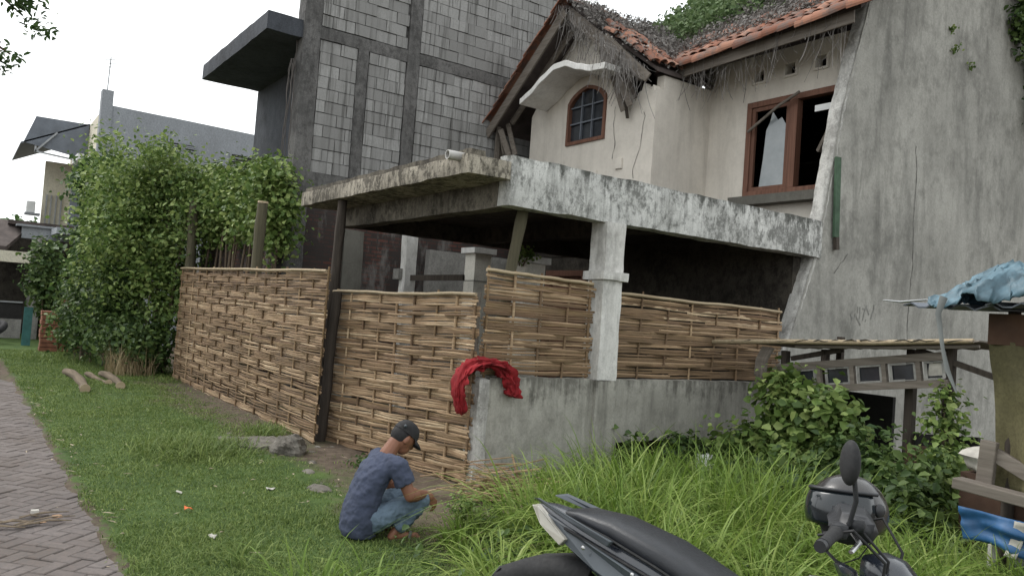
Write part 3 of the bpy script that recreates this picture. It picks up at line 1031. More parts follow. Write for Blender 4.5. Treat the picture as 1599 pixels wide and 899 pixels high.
# collapsed eave corner at the left
for k in range(7):
    a = Vector((-12.75 + random.uniform(-.1, .1), 8.35 + random.uniform(-.1, .2), 5.25 + random.uniform(-.1, .1)))
    RP(MB().beam(a, a + Vector((random.uniform(-.2, .35), random.uniform(0, .2), random.uniform(-.75, -.35))), .03, random.uniform(.05, .11)), "broken_board", M['greywood'])
# clay tiles
def barrel(L_=.30, r0=.105, r1=.085, n=9, th=.014):
    mb = MB()
    rings = []
    for x, r in ((0, r0), (L_ * .5, (r0 + r1) / 2), (L_, r1)):
        ring = []
        for k in range(n):
            a = math.pi * k / (n - 1)
            ring.append((x, math.cos(a) * r, math.sin(a) * r * .72))
        for k in range(n - 1, -1, -1):
            a = math.pi * k / (n - 1)
            ring.append((x, math.cos(a) * (r - th), math.sin(a) * (r - th) * .72))
        rings.append(ring)
    return mb.loft(rings).mesh("roof_tile", False)
tme = barrel()
def tile(p, d, nrm, j=.03, sc=1.0):
    """p lower end, d uphill direction, nrm roof normal"""
    d = Vector(d).normalized()
    nrm = Vector(nrm).normalized()
    s = nrm.cross(d).normalized()
    nrm = d.cross(s)
    mtx = Matrix((d, s, nrm)).transposed().to_4x4()
    mtx.translation = Vector(p) + Vector((random.uniform(-.01, .01), random.uniform(-.01, .01), random.uniform(-.004, .012)))
    mtx = mtx @ Matrix.Rotation(random.uniform(-j, j), 4, 'Z') @ Matrix.Rotation(random.uniform(-j, j), 4, 'Y') @ Matrix.Scale(sc, 4)
    o = link("roof_tile", tme, M['tile'], ROOF)
    o.matrix_basis = mtx
    return o
# main slope rows
up = Vector((0, 1, sl)).normalized()
nr = Vector((0, -sl, 1)).normalized()
for row in range(5):
    for c in range(20):
        x = -9.5 + c * .185 + (row % 2) * .02
        if x > -5.95 or (row > 2 and random.random() < .4):
            continue
        base = Vector((x, 9.3, EZ(x) + .06)) + up * (.2 * row) + nr * .02
        tile(base, up, nr, .05 + .02 * (row > 2))
# a line of larger barrel caps bedded along the eave
capme = barrel(.36, .165, .115, 11, .02)
for k in range(14):
    x = -9.42 + k * .262
    o = tile(Vector((x, 9.24, EZ(x) - .02 + .015 * math.sin(k * 1.7))), (1, .0, .08), (0, -.45, 1), .06, 1)
    o.data = capme
    if not capme.materials:
        capme.materials.append(M['tile'])
    o.name = "eave_cap"
# gable right slope: rows run down to the right, a slipped heap towards the valley
gd = Vector((-2.28, 0, 1.71)).normalized()
gn = Vector((1.71, 0, 2.28)).normalized()
for row in range(6):
    for c in range(5):
        p = Vector((-8.98, 8.62 + c * .17, 5.7)) + gd * (.24 * row) + gn * (.06 + .02 * random.random())
        p.y -= .03 * row
        if row > 4 and c < 1:
            continue
        tile(p, gd + Vector((random.uniform(-.15, .15), random.uniform(-.15, .15), 0)), gn, .12)
# gable left slope, seen as the tile edge along the rake
gd2 = Vector((2.22, 0, 1.82)).normalized()
gn2 = Vector((-1.82, 0, 2.22)).normalized()
for row in range(12):
    p = Vector((-13.0, 8.18, 5.26)) + gd2 * (.235 * row) + gn2 * .03
    tile(p, gd2, gn2, .05, 1.12)
    for c in range(1, 4):
        tile(p + Vector((0, c * .19, 0)), gd2, gn2, .05)
# ridge caps
for k in range(5):
    tile(Vector((-10.78, 8.15 + k * .27, 7.1)), (0, 1, .02), (0, 0, 1), .06, 1.15)

# dead creepers smothering the roof
def dead_creeper():
    pts, N, S = [], [], []
    def patch(n, fn, sc):
        for _ in range(n):
            p, nn_ = fn()
            pts.append(p); N.append(nn_); S.append(sc * random.uniform(.5, 1.5))
    def gable_r():
        u_, v_ = random.random() ** .8, random.random()
        x = -10.85 + 1.95 * u_
        y = 8.1 + 3.8 * v_ + .3 * u_
        if y < 9.25 and x > -10.0 and random.random() < .88:
            return gable_r()
        z = 7.14 - .75 * max(0, x + 10.8) + random.random() ** 2 * .2 + .08 * mnoise.noise(Vector((x * 2, y * 2, 0)))
        return (x, y, z), (.4, -.3, .8)
    def fringe():
        x = -10.9 + 1.5 * random.random()
        return (x, 8.12 + random.random() * .3, 7.1 - .75 * max(0, x + 10.8) - random.random() ** 2 * .5), (0, -1, .2)
    def main_s():
        x = -9.7 + 3.7 * random.random()
        q = random.random()
        y = 9.5 + q ** 1.5 * 3.5
        z = EZ(x) + (y - 9.25) * sl + .05 + random.random() ** 2 * .16
        return (x, y, z), (0, -.5, .8)
    patch(12500, gable_r, .05)
    patch(150, fringe, .04)
    patch(11000, main_s, .05)
    me = leaf_mesh("dead_creeper", np.array(pts), np.array(N) + rng.normal(size=(len(N), 3)) * .6, np.array(S))
    o = link("dead_creeper", me, M['dryvine'])
    tag(o, "mat of dead grey brown creeper smothering the gable roof of the abandoned house", "creeper", kind="stuff")
    # thin stalks and strings
    b, hgt = [], []
    for _ in range(2600):
        p, _n = (gable_r if random.random() < .6 else main_s)()
        b.append(p); hgt.append(random.uniform(.1, .4))
    hgt = np.array(hgt)
    me = blades("dead_stalks", np.array(b), hgt, np.full(len(b), .008), rng.uniform(.4, 1.2, len(b)), 3)
    tag(link("dead_stalks", me, M['dryvine']), "thin dead creeper stalks sticking up all over the house roof", "dry stalks", kind="stuff")
    V, F = [], []
    for _ in range(560):
        q = random.random()
        if q < .75:
            x = -10.95 + 1.9 * random.random()
            p = Vector((x, 8.1 + random.random() * .5, 7.05 - .78 * max(0, x + 10.8)))
            L_ = random.uniform(.1, .35) if random.random() < .6 else random.uniform(.3, .85)
        else:
            x = -9.4 + 3.2 * random.random()
            p = Vector((x, 9.22 + random.random() * .3, EZ(x) - .02))
            L_ = random.uniform(.15, .75)
        k0 = len(V)
        ww = random.uniform(.0012, .0035)
        sw = Vector((random.uniform(-.12, .12), random.uniform(-.1, .1), 0))
        for i in range(5):
            t_ = i / 4
            c = p + Vector((0, 0, -L_ * t_)) + sw * t_ * t_ * 2
            V += [c + Vector((ww, ww, 0)), c - Vector((ww, ww, 0))]
        F += [(k0 + 2 * i, k0 + 2 * i + 1, k0 + 2 * i + 3, k0 + 2 * i + 2) for i in range(4)]
    me = fast_mesh("hanging_strands", np.array([tuple(v) for v in V]), np.array(F), rng.random(len(V)))
    tag(link("hanging_strands", me, M['dryvine']), "fine dead strands hanging from the eaves of the abandoned house", "dry strands", kind="stuff")
    # green weeds on the main roof
    n = 11000
    x = rng.uniform(-12.6, -6.0, n)
    y = 10.5 + rng.random(n) * 2.6
    keep = (rng.random(n) < .95)
    z = 5.86 + .035 * (x + 9.4) + (y - 9.25) * sl + .05 + rng.random(n) ** 2 * .4
    C = np.stack([x, y, z], 1)[keep]
    me = leaf_mesh("roof_weeds", C, rng.normal(size=C.shape) * .6 + np.array([0, -.4, .8]), rng.uniform(.05, .13, len(C)))
    tag(link("roof_weeds", me, M['mossgreen']), "green weeds growing over the upper tiles of the main roof", "roof weeds", kind="stuff")
dead_creeper()

# ------------------------------------------------------------------ carport canopy
def world_part(mb, name, mat, t, **k):
    o = mb.build(name, mat, t, **k)
    o.matrix_parent_inverse = Matrix.Translation(-Vector(t.location))
    return o

def canopy():
    t = thing("carport_canopy", "flat mouldy concrete carport canopy on a white column in front of the house", "canopy", (-6.4, 5.6, 0))
    W = lambda mb, name, mat, **k: world_part(mb, name, mat, t, **k)
    W(MB().rbox(-10.62, -6.29, 3.79, 4.3, 2.95, 3.13, .07, .012), "slab_edge", M['slabedge'], smooth=True)
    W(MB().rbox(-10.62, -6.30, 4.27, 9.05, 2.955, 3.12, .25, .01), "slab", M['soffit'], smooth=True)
    W(MB().rbox(-6.5, -6.275, 4.27, 9.27, 2.71, 3.2, .07, .012), "side_beam", M['fascia'], smooth=True)
    W(MB().rbox(-10.4, -6.49, 4.26, 4.46, 2.70, 2.97, .1, .012), "front_beam", M['beamgrime'], smooth=True)
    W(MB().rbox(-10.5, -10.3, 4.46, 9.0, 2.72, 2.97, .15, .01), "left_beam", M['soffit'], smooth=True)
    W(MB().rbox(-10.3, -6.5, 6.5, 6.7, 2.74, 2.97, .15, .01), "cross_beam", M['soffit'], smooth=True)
    W(MB().rbox(-10.6, -6.31, 3.83, 3.99, 3.1, 3.19, .06, .014), "kerb", M['beamgrime'], smooth=True)
    # column with its capital
    c = W(MB().rbox(-6.5, -6.245, 5.5, 5.77, 1.06, 2.72, .07, .008, 4), "column", M['column'], smooth=True)
    MB().rbox(-6.545, -6.2, 5.455, 5.815, 2.1, 2.2, .06, .008, 5, .01).build("capital", M['column'], c, smooth=True)
    # drain spout
    mb = MB()
    n = 14
    rings = []
    for y, r in ((3.86, .045), (3.66, .045), (3.66, .036), (3.86, .036)):
        rings.append([(-6.46 + r * math.cos(2 * math.pi * k / n), y, 3.115 + r * math.sin(2 * math.pi * k / n)) for k in range(n)])
    mb.loft(rings, False)
    W(mb, "drain_pipe", M['pipe'], smooth=True)
canopy()

# ------------------------------------------------------------------ low boundary wall and the tall raked side wall
def low_wall():
    t = thing("boundary_wall", "low grey rendered wall with stained face, its pale broken end at the corner", "wall", (-6.36, 4.07, 0))
    W = lambda mb, name, mat, **k: world_part(mb, name, mat, t, **k)
    W(MB().rbox(-6.45, -6.28, 4.19, 5.86, -.08, 1.075, .07, .012), "wall_face", M['lowwall'], smooth=True)
    W(MB().rbox(-6.45, -6.285, 5.85, 8.75, .41, 1.075, .07, .012), "wall_face", M['lowwall'], smooth=True)
    W(MB().rbox(-6.475, -6.265, 4.07, 4.2, -.08, 1.06, .05, .01, 5, .012), "wall_end", M['whitewall'], smooth=True)
    W(MB().rbox(-6.4, -6.243, 5.49, 5.78, .0, 1.068, .08, .008), "pilaster", M['lowwall'], smooth=True)
    W(MB().box(-7.3, -6.7, 5.8, 8.8, -.1, 1.0), "culvert_back", M['blackvoid'])  # black block stands in for the dark hollow under the wall
    W(MB().rbox(-6.44, -6.27, 8.3, 8.42, -.05, .42, .08, .02), "culvert_pier", M['lowwall'], smooth=True)
low_wall()

def side_wall():
    t = thing("side_wall", "tall grey rendered side wall with a slanting front edge and long crack", "wall", (-6.4, 9.0, 0))
    W = lambda mb, name, mat, **k: world_part(mb, name, mat, t, **k)
    def front(z):   # front edge Y at height z
        pts = [(-.1, 8.33), (1.6, 8.72), (2.73, 9.16), (3.2, 9.27), (4.85, 9.6), (5.13, 9.68), (6.4, 10.1), (9.5, 11.1)]
        for (a, ya), (b, yb) in zip(pts, pts[1:]):
            if z <= b:
                return ya + (yb - ya) * (z - a) / (b - a)
        return pts[-1][1]
    nz, ny = 64, 40
    V, F = [], []
    X1 = -6.3
    def dsp(y, z, a=.012):
        p = Vector((0, y * 1.3, z * 1.3))
        return mnoise.noise(p) * a + mnoise.noise(p * 4) * a * .35
    for i in range(nz + 1):
        z = -.1 + 9.6 * i / nz
        f0 = front(z) + mnoise.noise(Vector((1, 2, z * 3.7))) * .025 + mnoise.noise(Vector((5, 2, z * 14))) * .012
        for j in range(ny + 1):
            y = f0 + (17.0 - f0) * (j / ny) ** 1.6
            V.append((X1 + dsp(y, z), y, z))
    for i in range(nz):
        for j in range(ny):
            a = i * (ny + 1) + j
            F.append((a, a + 1, a + ny + 2, a + ny + 1))
    W(MB().add(V, F), "wall_face", M['sidewall'], smooth=True)
    # pale thickness along the raked edge
    mb = MB()
    rows = []
    nz2 = 150
    for i in range(nz2 + 1):
        z = -.1 + 9.6 * i / nz2
        f0 = front(z) + mnoise.noise(Vector((1, 2, z * 3.7))) * .025 + mnoise.noise(Vector((5, 2, z * 14))) * .012
        row = []
        for k in range(6):
            u_ = k / 5
            x = -6.49 + .192 * u_
            cut = .028 * (k == 5) * (1 + .8 * mnoise.noise(Vector((3, 1, z * 9))))
            row.append((x - (.012 if k == 5 else 0), f0 - .012 + cut + mnoise.noise(Vector((x * 9, 7, z * 9))) * .012, z))
        row.append((-6.296 + .004 + mnoise.noise(Vector((2, 2, z * 7))) * .004, f0 + .045 + .03 * mnoise.noise(Vector((8, 1, z * 11))), z))
        rows.append(row)
    kk = len(rows[0])
    mb.add([p for r_ in rows for p in r_], [(i * kk + k, i * kk + k + 1, (i + 1) * kk + k + 1, (i + 1) * kk + k) for i in range(nz2) for k in range(kk - 1)])
    W(mb, "raked_edge", M['whitewall'], smooth=True)
    W(MB().add([(-6.49, 17, -.1), (-6.49, 17, 9.5)] + [(-6.49, front(z), z) for z in (-.1, 1.6, 2.73, 3.2, 4.85, 5.13, 6.4, 9.5)], [(0, 2, 3, 4, 5, 6, 7, 8, 9, 1)]), "inner_face", M['soffit'])
    # crack lines
    def ycrack(pts, wid):
        mb = MB()
        L_ = []
        for y, z in pts:
            ww = wid * (.4 + 1.1 * random.random())
            x = X1 + dsp(y, z) + .006
            L_ += [(x, y - ww, z), (x, y + ww, z)]
        mb.add(L_, [(2 * i, 2 * i + 1, 2 * i + 3, 2 * i + 2) for i in range(len(pts) - 1)])
        return mb
    y = 11.47
    pts = []
    for i in range(46):
        pts.append((y, 4.6 - i * .066))
        y += random.uniform(-.018, .02)
    W(ycrack(pts, .006), "crack", M['crack'])
    pts, y = [], 9.55
    for i in range(10):
        pts.append((y, 2.86 - i * .03 + .0 * i))
        y += .028
    W(ycrack([(9.6 + .035 * i, 2.55 + .035 * i + random.uniform(-.012, .012)) for i in range(9)], .008), "crack", M['crack'])
    # old green board nailed near the edge
    gb = MB()
    gb.beam((-6.255, 9.53, 3.02), (-6.25, 9.47, 4.08), .03, .11, up=(0, 1, 0))
    W(gb, "green_board", M['greenstain'])
    W(MB().beam((-6.25, 9.55, 2.85), (-6.25, 9.53, 3.02), .05, .07, up=(0, 1, 0)), "board_bracket", M['darkwood'])
    # faded scrawl: loops and strokes as in the photograph
    mb = MB()
    def stroke(pp, wd=.010):
        L_ = []
        n_ = len(pp)
        for i, (y, z) in enumerate(pp):
            a, b = pp[max(0, i - 1)], pp[min(n_ - 1, i + 1)]
            dy, dz = b[0] - a[0], b[1] - a[1]
            l = math.hypot(dy, dz) or 1
            x = X1 + dsp(y, z) + .006
            L_ += [(x, y - dz / l * wd, z + dy / l * wd), (x, y + dz / l * wd, z - dy / l * wd)]
        mb.add(L_, [(2 * i, 2 * i + 1, 2 * i + 3, 2 * i + 2) for i in range(n_ - 1)])
    def s2w(px, py):      # photo scrawl box -> wall coordinates
        return (10.02 + (px - 420) / 620 * .62, 2.18 - (py - 320) / 370 * .30)
    for ln in [[(480, 460), (430, 520), (470, 580), (540, 560), (545, 490), (600, 580), (690, 680)],
               [(600, 370), (605, 480)], [(655, 370), (665, 470), (650, 580)], [(720, 400), (800, 390), (830, 330), (770, 450), (735, 600)],
               [(810, 360), (860, 440), (890, 490)], [(1000, 300), (1000, 400), (960, 490), (940, 560)], [(800, 620), (820, 570)], [(470, 590), (455, 680)]]:
        pp = []
        for a, b in zip(ln, ln[1:]):
            for q in range(4):
                pp.append(s2w(a[0] + (b[0] - a[0]) * q / 4, a[1] + (b[1] - a[1]) * q / 4))
        pp.append(s2w(*ln[-1]))
        stroke(pp)
    W(mb, "scrawl", M['ink'])
side_wall()

# ------------------------------------------------------------------ gate pillars inside the carport
def gate_pillar(x, y, h, label, bracket=False):
    t = thing("gate_pillar", label, "pillar", (x, y, 0))
    MB().rbox(-.16, .16, -.16, .16, 0, h - .1, .12, .004, 3, .006).build("shaft", M['pillarcream'], t)
    MB().box(-.165, .165, -.165, .165, h - .55, h - .54).build("joint", M['lowwall'], t)
    MB().rbox(-.22, .22, -.22, .22, h - .1, h, .1, .004, 3, .01).build("cap", M['hood'], t)
gate_pillar(-11.15, 7.05, 2.74, "cream gate pillar with flat white cap standing behind the middle bamboo panel")
gate_pillar(-8.95, 6.5, 2.5, "cream gate pillar half hidden by the leaning pole near the column")
t = thing("carport_post", "slim stained post with a bracket in front of the dark brick wall", "post", (-11.6, 6.0, 0))
MB().rbox(-.1, .1, -.1, .1, 0, 2.85, .1, .008).build("shaft", M['column'], t, smooth=True)
MB().rbox(-.2, .02, -.17, .15, 2.12, 2.3, .1, .008).build("bracket", M['innerwall'], t, smooth=True)
MB().beam((.02, 0, 2.16), (1.1, .4, 2.2), .05, .09).build("rail", M['darkwood'], t)
world_part(MB().rbox(-12.7, -12.55, 6.9, 8.9, 0, 2.75, .25, .01), "plaster_panel", M['innerwall'], HOUSE, smooth=True)

# ------------------------------------------------------------------ woven bamboo fence panels
def ribbon(path, wid, th, z0, zs):
    """split bamboo strip: path of (s_along, y_offset), with heights zs"""
    V, F = [], []
    for (x, y), z in zip(path, zs):
        V += [(x, y - th * .2, z - wid / 2), (x, y - th, z - wid * .22), (x, y - th, z + wid * .22), (x, y - th * .2, z + wid / 2), (x, y + th * .5, z)]
    n = len(path)
    for i in range(n - 1):
        for k in range(5):
            F.append((i * 5 + k, i * 5 + (k + 1) % 5, (i + 1) * 5 + (k + 1) % 5, (i + 1) * 5 + k))
    F.append((4, 3, 2, 1, 0))
    F.append(tuple((n - 1) * 5 + k for k in range(5)))
    return MB().add(V, F)

def bamboo_fence(label, a, b, zb, zt, spacing, rowh, strips, pieces, seed, front=1, toppole=True, jag=.03, pale=.5, alt=.8):
    """a, b: ends on the ground plane; zb(s), zt(s): bottom and top along the panel; local x along, -y towards the viewer"""
    rn = random.Random(seed)
    a, b = Vector((*a, 0)), Vector((*b, 0))
    L_ = (b - a).length
    ang = math.atan2(b.y - a.y, b.x - a.x)
    t = thing("bamboo_fence_panel", label, "bamboo fence", a, ang, "woven bamboo fence panels")
    ns = int(round(L_ / spacing))
    sp = L_ / ns
    # stakes
    for i in range(ns + 1):
        s_ = min(max(i * sp + rn.uniform(-.05, .05) * sp, .03), L_ - .03)
        z0, z1 = zb(s_) - .04, zt(s_) + rn.uniform(.0, .05)
        w_ = rn.uniform(.011, .016)
        mb = MB()
        tilt = rn.uniform(-.03, .03)
        mb.tube([(s_ - tilt, 0, z0), (s_, 0, (z0 + z1) / 2), (s_ + tilt, 0, z1)], w_, 6)
        mb.build("stake", M['bamboodull'] if rn.random() < .6 else M['bamboo'], t, smooth=True)
    h = sum(zt(L_ * q / 10) - zb(L_ * q / 10) for q in range(11)) / 11
    rows = int(round(h / rowh))
    amp = .017
    for r in range(rows):
        if rn.random() < alt:
            row_pale = (r % 2 == 0)
        else:
            row_pale = rn.random() < pale
        if pale < .3:
            row_pale = False
        for k in range(strips):
            cuts = sorted([0, L_] + [rn.uniform(.15, .85) * L_ for _ in range(pieces - 1)])
            for c0, c1 in zip(cuts, cuts[1:]):
                if c1 - c0 < .1:
                    continue
                if pieces > 1 and rn.random() < .02:
                    continue
                x0 = c0 - (rn.uniform(-.01, jag) if c0 == 0 else rn.uniform(-.03, .06))
                x1 = c1 + (rn.uniform(-.01, jag) if c1 == L_ else rn.uniform(-.03, .06))
                m_ = max(3, int((x1 - x0) / (sp / 3)))
                path, zs = [], []
                f = (r + (k + .5 + rn.uniform(-.12, .12)) / strips) / rows
                dz0, dz1 = rn.uniform(-.009, .009), rn.uniform(-.009, .009)
                bow = rn.uniform(-.006, .006)
                for i in range(m_ + 1):
                    x = x0 + (x1 - x0) * i / m_
                    ph = math.cos(math.pi * x / sp + math.pi * r)
                    yo = -amp * math.copysign(abs(ph) ** .7, ph) + .003 * math.sin(x * 3 + r)
                    path.append((x, yo * front + rn.uniform(-.002, .002)))
                    z0, z1 = zb(min(max(x, 0), L_)), zt(min(max(x, 0), L_))
                    pinch = .9 - .14 * ph * (f * rows - r - .5) * 0
                    zs.append(z0 + (z1 - z0) * f + dz0 + (dz1 - dz0) * i / m_ + bow * math.sin(math.pi * i / m_) + .004 * math.sin(x * 5 + k))
                wd = h / rows / strips * rn.uniform(.88, 1.15)
                pl_ = row_pale if rn.random() > .25 else not row_pale
                if pale < .3:
                    pl_ = rn.random() < pale
                ribbon(path, wd, .0035, 0, zs).build("bamboo_strip", M['bamboo'] if pl_ else M['bamboodull'], t, smooth=False)
    if toppole:
        mb = MB()
        n_ = 14
        mb.tube([(L_ * i / n_ - .02, -.022 + .004 * math.sin(i * 2), zt(L_ * i / n_) + .002 + .003 * math.sin(i * 1.7)) for i in range(n_ + 1)], .019, 6)
        mb.build("top_rail", M['bamboodry'], t, smooth=True)
    return t
lerp = lambda p, q, u_: p + (q - p) * u_
bamboo_fence("long woven bamboo fence panel in front of the creeper, leaning at its right end", (-16.2, 3.57), (-8.85, 3.56), lambda s: lerp(.0, .03, s / 7.3), lambda s: 2.12 - .09 * s / 7.3 + .004 * math.sin(s * 2.1), .46, .117, 6, 2, 3)
bamboo_fence("woven bamboo fence panel behind the crouching man, below the canopy front", (-9.17, 3.80), (-6.33, 4.04), lambda s: lerp(-.02, .1, s / 2.75) - .03, lambda s: 1.80 + .03 * s / 2.7 + .008 * math.sin(s * 3), .34, .104, 5, 1, 5)
bamboo_fence("short woven bamboo fence panel on the low wall, left of the white column", (-6.37, 4.14), (-6.37, 5.47), lambda s: 1.09, lambda s: 2.08 - .02 * s, .3, .14, 6, 1, 6, pale=.25)
bamboo_fence("woven bamboo fence panel on the low wall, between column and side wall", (-6.37, 5.79), (-6.37, 8.62), lambda s: 1.09, lambda s: 1.98 - .005 * s + .006 * math.sin(s * 4), .38, .127, 5, 2, 8, pale=.28)

def pole(name, label, p0, p1, r, mat, group=None, cut=True, nodes=True):
    p0, p1 = Vector(p0), Vector(p1)
    t = thing(name, label, "bamboo pole", p0, 0, group)
    n_ = 16
    pts, rs = [], []
    for i in range(n_ + 1):
        q = i / n_
        pts.append((p1 - p0) * q + Vector((mnoise.noise(Vector((i * .3, r * 90, 1))) * .02, 0, 0)))
        rs.append(r * (1.05 - .15 * q) * (1.13 if nodes and i % 4 == 2 else 1))
    MB().tube(pts, rs, 10).build("culm", mat, t, smooth=True)
    if cut:
        e = pts[-1]
        MB().tube([e - (p1 - p0).normalized() * .01, e + (p1 - p0).normalized() * .02], [rs[-1] * 1.06, rs[-1] * .98], 10).build("cut_end", M['bamboodry'], t)
    return t
pole("bamboo_pole", "thick dark bamboo pole standing left among the creepers behind the long panel", (-16.1, 3.72, 0), (-16.35, 3.72, 3.45), .095, M['bamboopole'], "bamboo support poles")
pole("bamboo_pole", "thick bamboo pole with pale cut top, the right one of two before the creeper", (-12.3, 3.72, 0), (-12.05, 3.72, 3.1), .085, M['bamboopole'], "bamboo support poles")
pole("bamboo_pole", "dark bamboo pole propping the left end of the canopy", (-9.5, 3.87, 0), (-9.43, 3.9, 2.95), .065, M['darkwood'], "bamboo support poles", False)
pole("bamboo_pole", "leaning bamboo pole propping the canopy corner left of the white column", (-6.62, 4.3, 0), (-6.5, 4.62, 2.95), .06, M['bamboopole'], "bamboo support poles", False)
pole("fence_post", "dark rotten post in the gap between the long panel and the middle panel", (-9.05, 3.7, -.02), (-8.98, 3.74, 1.8), .06, M['darkwood'], None, False)
o = pole("fence_post", "square wooden corner post where the middle and right bamboo panels meet", (-6.43, 4.1, 0), (-6.42, 4.1, 1.86), .025, M['greywood'], None, False, False)

# wall of old brick behind the long panel, under the creeper
tag(MB().rbox(-18.0, -13.1, 4.3, 4.45, 0, 2.75, .25, .02).build("brick_wall", M['brick'], smooth=True), "low dark red brick wall under the creeper behind the long panel", "brick wall")

# ------------------------------------------------------------------ neighbours further down the street
def grey_house():
    t = thing("grey_house", "far grey rendered house with cream street front and a sheet metal porch roof", "house", (-26, 3.3, 0))
    W = lambda mb, name, mat, **k: world_part(mb, name, mat, t, **k)
    V = [(-26, 3.27, 0), (-26, 16, 0), (-26, 16, 6.75), (-26, 3.27, 6.98)]
    s = MB()
    s.panel(3.27, 5.0, 1, 0, lambda y: 6.98 - .015 * (y - 3.27), -26.15, -26, 'y')
    s.panel(5.0, 16, 1, 0, lambda y: 6.96 - .02 * (y - 5), -26.15, -26, 'y')
    W(s, "side_wall", M['greyplaster'])
    W(MB().box(-26.3, -25.95, 3.1, 3.4, 0, 7.4), "corner_column", M['greyplaster'])
    f = MB().panel(-34, -26.3, 4, 0, lambda x: 6.9 + .02 * (x + 26), 3.2, 3.35)
    W(f, "front_wall", M['creamfront'])
    W(MB().box(-34, -33.85, 3.35, 16, 0, 6.7), "far_wall", M['creamfront'])
    W(MB().box(-33.8, -26.16, 3.4, 16, 6.4, 6.55), "roof_slab", M['greyplaster'])
    # louvre windows in the side wall
    for y0, y1, z0, z1 in ((4.78, 5.3, 6.0, 6.2), (5.5, 5.78, 6.05, 6.2), (6.9, 7.35, 5.85, 6.16), (7.4, 7.85, 5.8, 6.13)):
        wn = W(MB().box(-25.998, -25.96, y0 - .05, y1 + .05, z0 - .05, z1 + .05), "louvre_window", M['greyplaster'])
        MB().box(-25.958, -25.95, y0, y1, z0, z1).build("opening", M['blackvoid'], wn)  # black plate painted as the dark behind the louvres
        for q in range(1, 3):
            z = z0 + (z1 - z0) * q / 3
            MB().box(-25.948, -25.93, y0, y1, z - .018, z + .018).build("slat", M['greyplaster'], wn)
    # sheet metal porch roof on brackets, upper door, balcony ledge
    W(MB().add([(-29, 1.35, 5.95), (-29, 3.2, 6.88), (-33.5, 3.2, 6.88), (-33.5, 1.35, 5.95), (-29, 1.35, 5.9), (-29, 3.2, 6.83), (-33.5, 3.2, 6.83), (-33.5, 1.35, 5.9)],
               [(0, 1, 2, 3), (7, 6, 5, 4), (0, 4, 5, 1), (1, 5, 6, 2), (2, 6, 7, 3), (3, 7, 4, 0)]), "porch_roof", M['darksheet'])
    W(MB().add([(-29, 1.42, 5.96), (-29, 1.7, 6.82), (-29, 3.18, 6.84), (-29, 3.18, 5.7), (-29.04, 1.42, 5.96), (-29.04, 1.7, 6.82), (-29.04, 3.18, 6.84), (-29.04, 3.18, 5.7)],
               [(0, 1, 2, 3), (7, 6, 5, 4), (0, 4, 5, 1), (1, 5, 6, 2), (2, 6, 7, 3), (3, 7, 4, 0)]), "porch_end", M['darksheet'])
    W(MB().beam((-28.95, 1.75, 5.72), (-28.95, 3.0, 5.62), .05, .05), "bracket", M['steel'])
    W(MB().beam((-28.95, 1.75, 5.88), (-28.95, 1.75, 5.70), .05, .05), "bracket", M['steel'])
    W(MB().beam((-28.95, 1.75, 5.72), (-28.95, 2.3, 6.4), .05, .05), "bracket", M['steel'])
    W(MB().box(-31, -30.85, 2.2, 3.2, 3.2, 5.72), "balcony_wall", M['creamfront'])
    W(MB().box(-28.6, -28.52, 2.78, 3.2, 3.3, 5.5), "door", M['darksheet'])
    W(MB().box(-28.3, -27.0, 2.72, 3.2, 5.4, 5.58), "door_hood", M['white'])
    W(MB().box(-28.9, -26.3, 2.3, 3.2, 3.1, 3.28), "balcony_floor", M['greyplaster'])
    for y in (2.32, 2.45, 2.6, 2.75):
        W(MB().box(-30.83, -30.79, y - .02, y + .02, 3.5, 4.6), "railing_bar", M['steel'])
    W(MB().box(-30.9, -30.5, 1.72, 2.15, 3.85, 3.92), "shelf", M['greyplaster'])
    ac = W(MB().box(-30.9, -30.55, 1.75, 2.0, 3.92, 4.3), "outdoor_unit", M['white'], bevel=.02)
    a = thing("roof_antenna", "thin television antenna mast on the far grey house corner", "antenna", (-26.2, 3.25, 7.38))
    MB().tube([(0, 0, 0), (0, .02, 1.05)], .018, 6).build("mast", M['steel'], a)
    for z, l in ((.75, .2), (.86, .16), (.97, .12)):
        MB().tube([(-l, -l, z), (l, l, z)], .012, 5).build("crossbar", M['steel'], a)
grey_house()

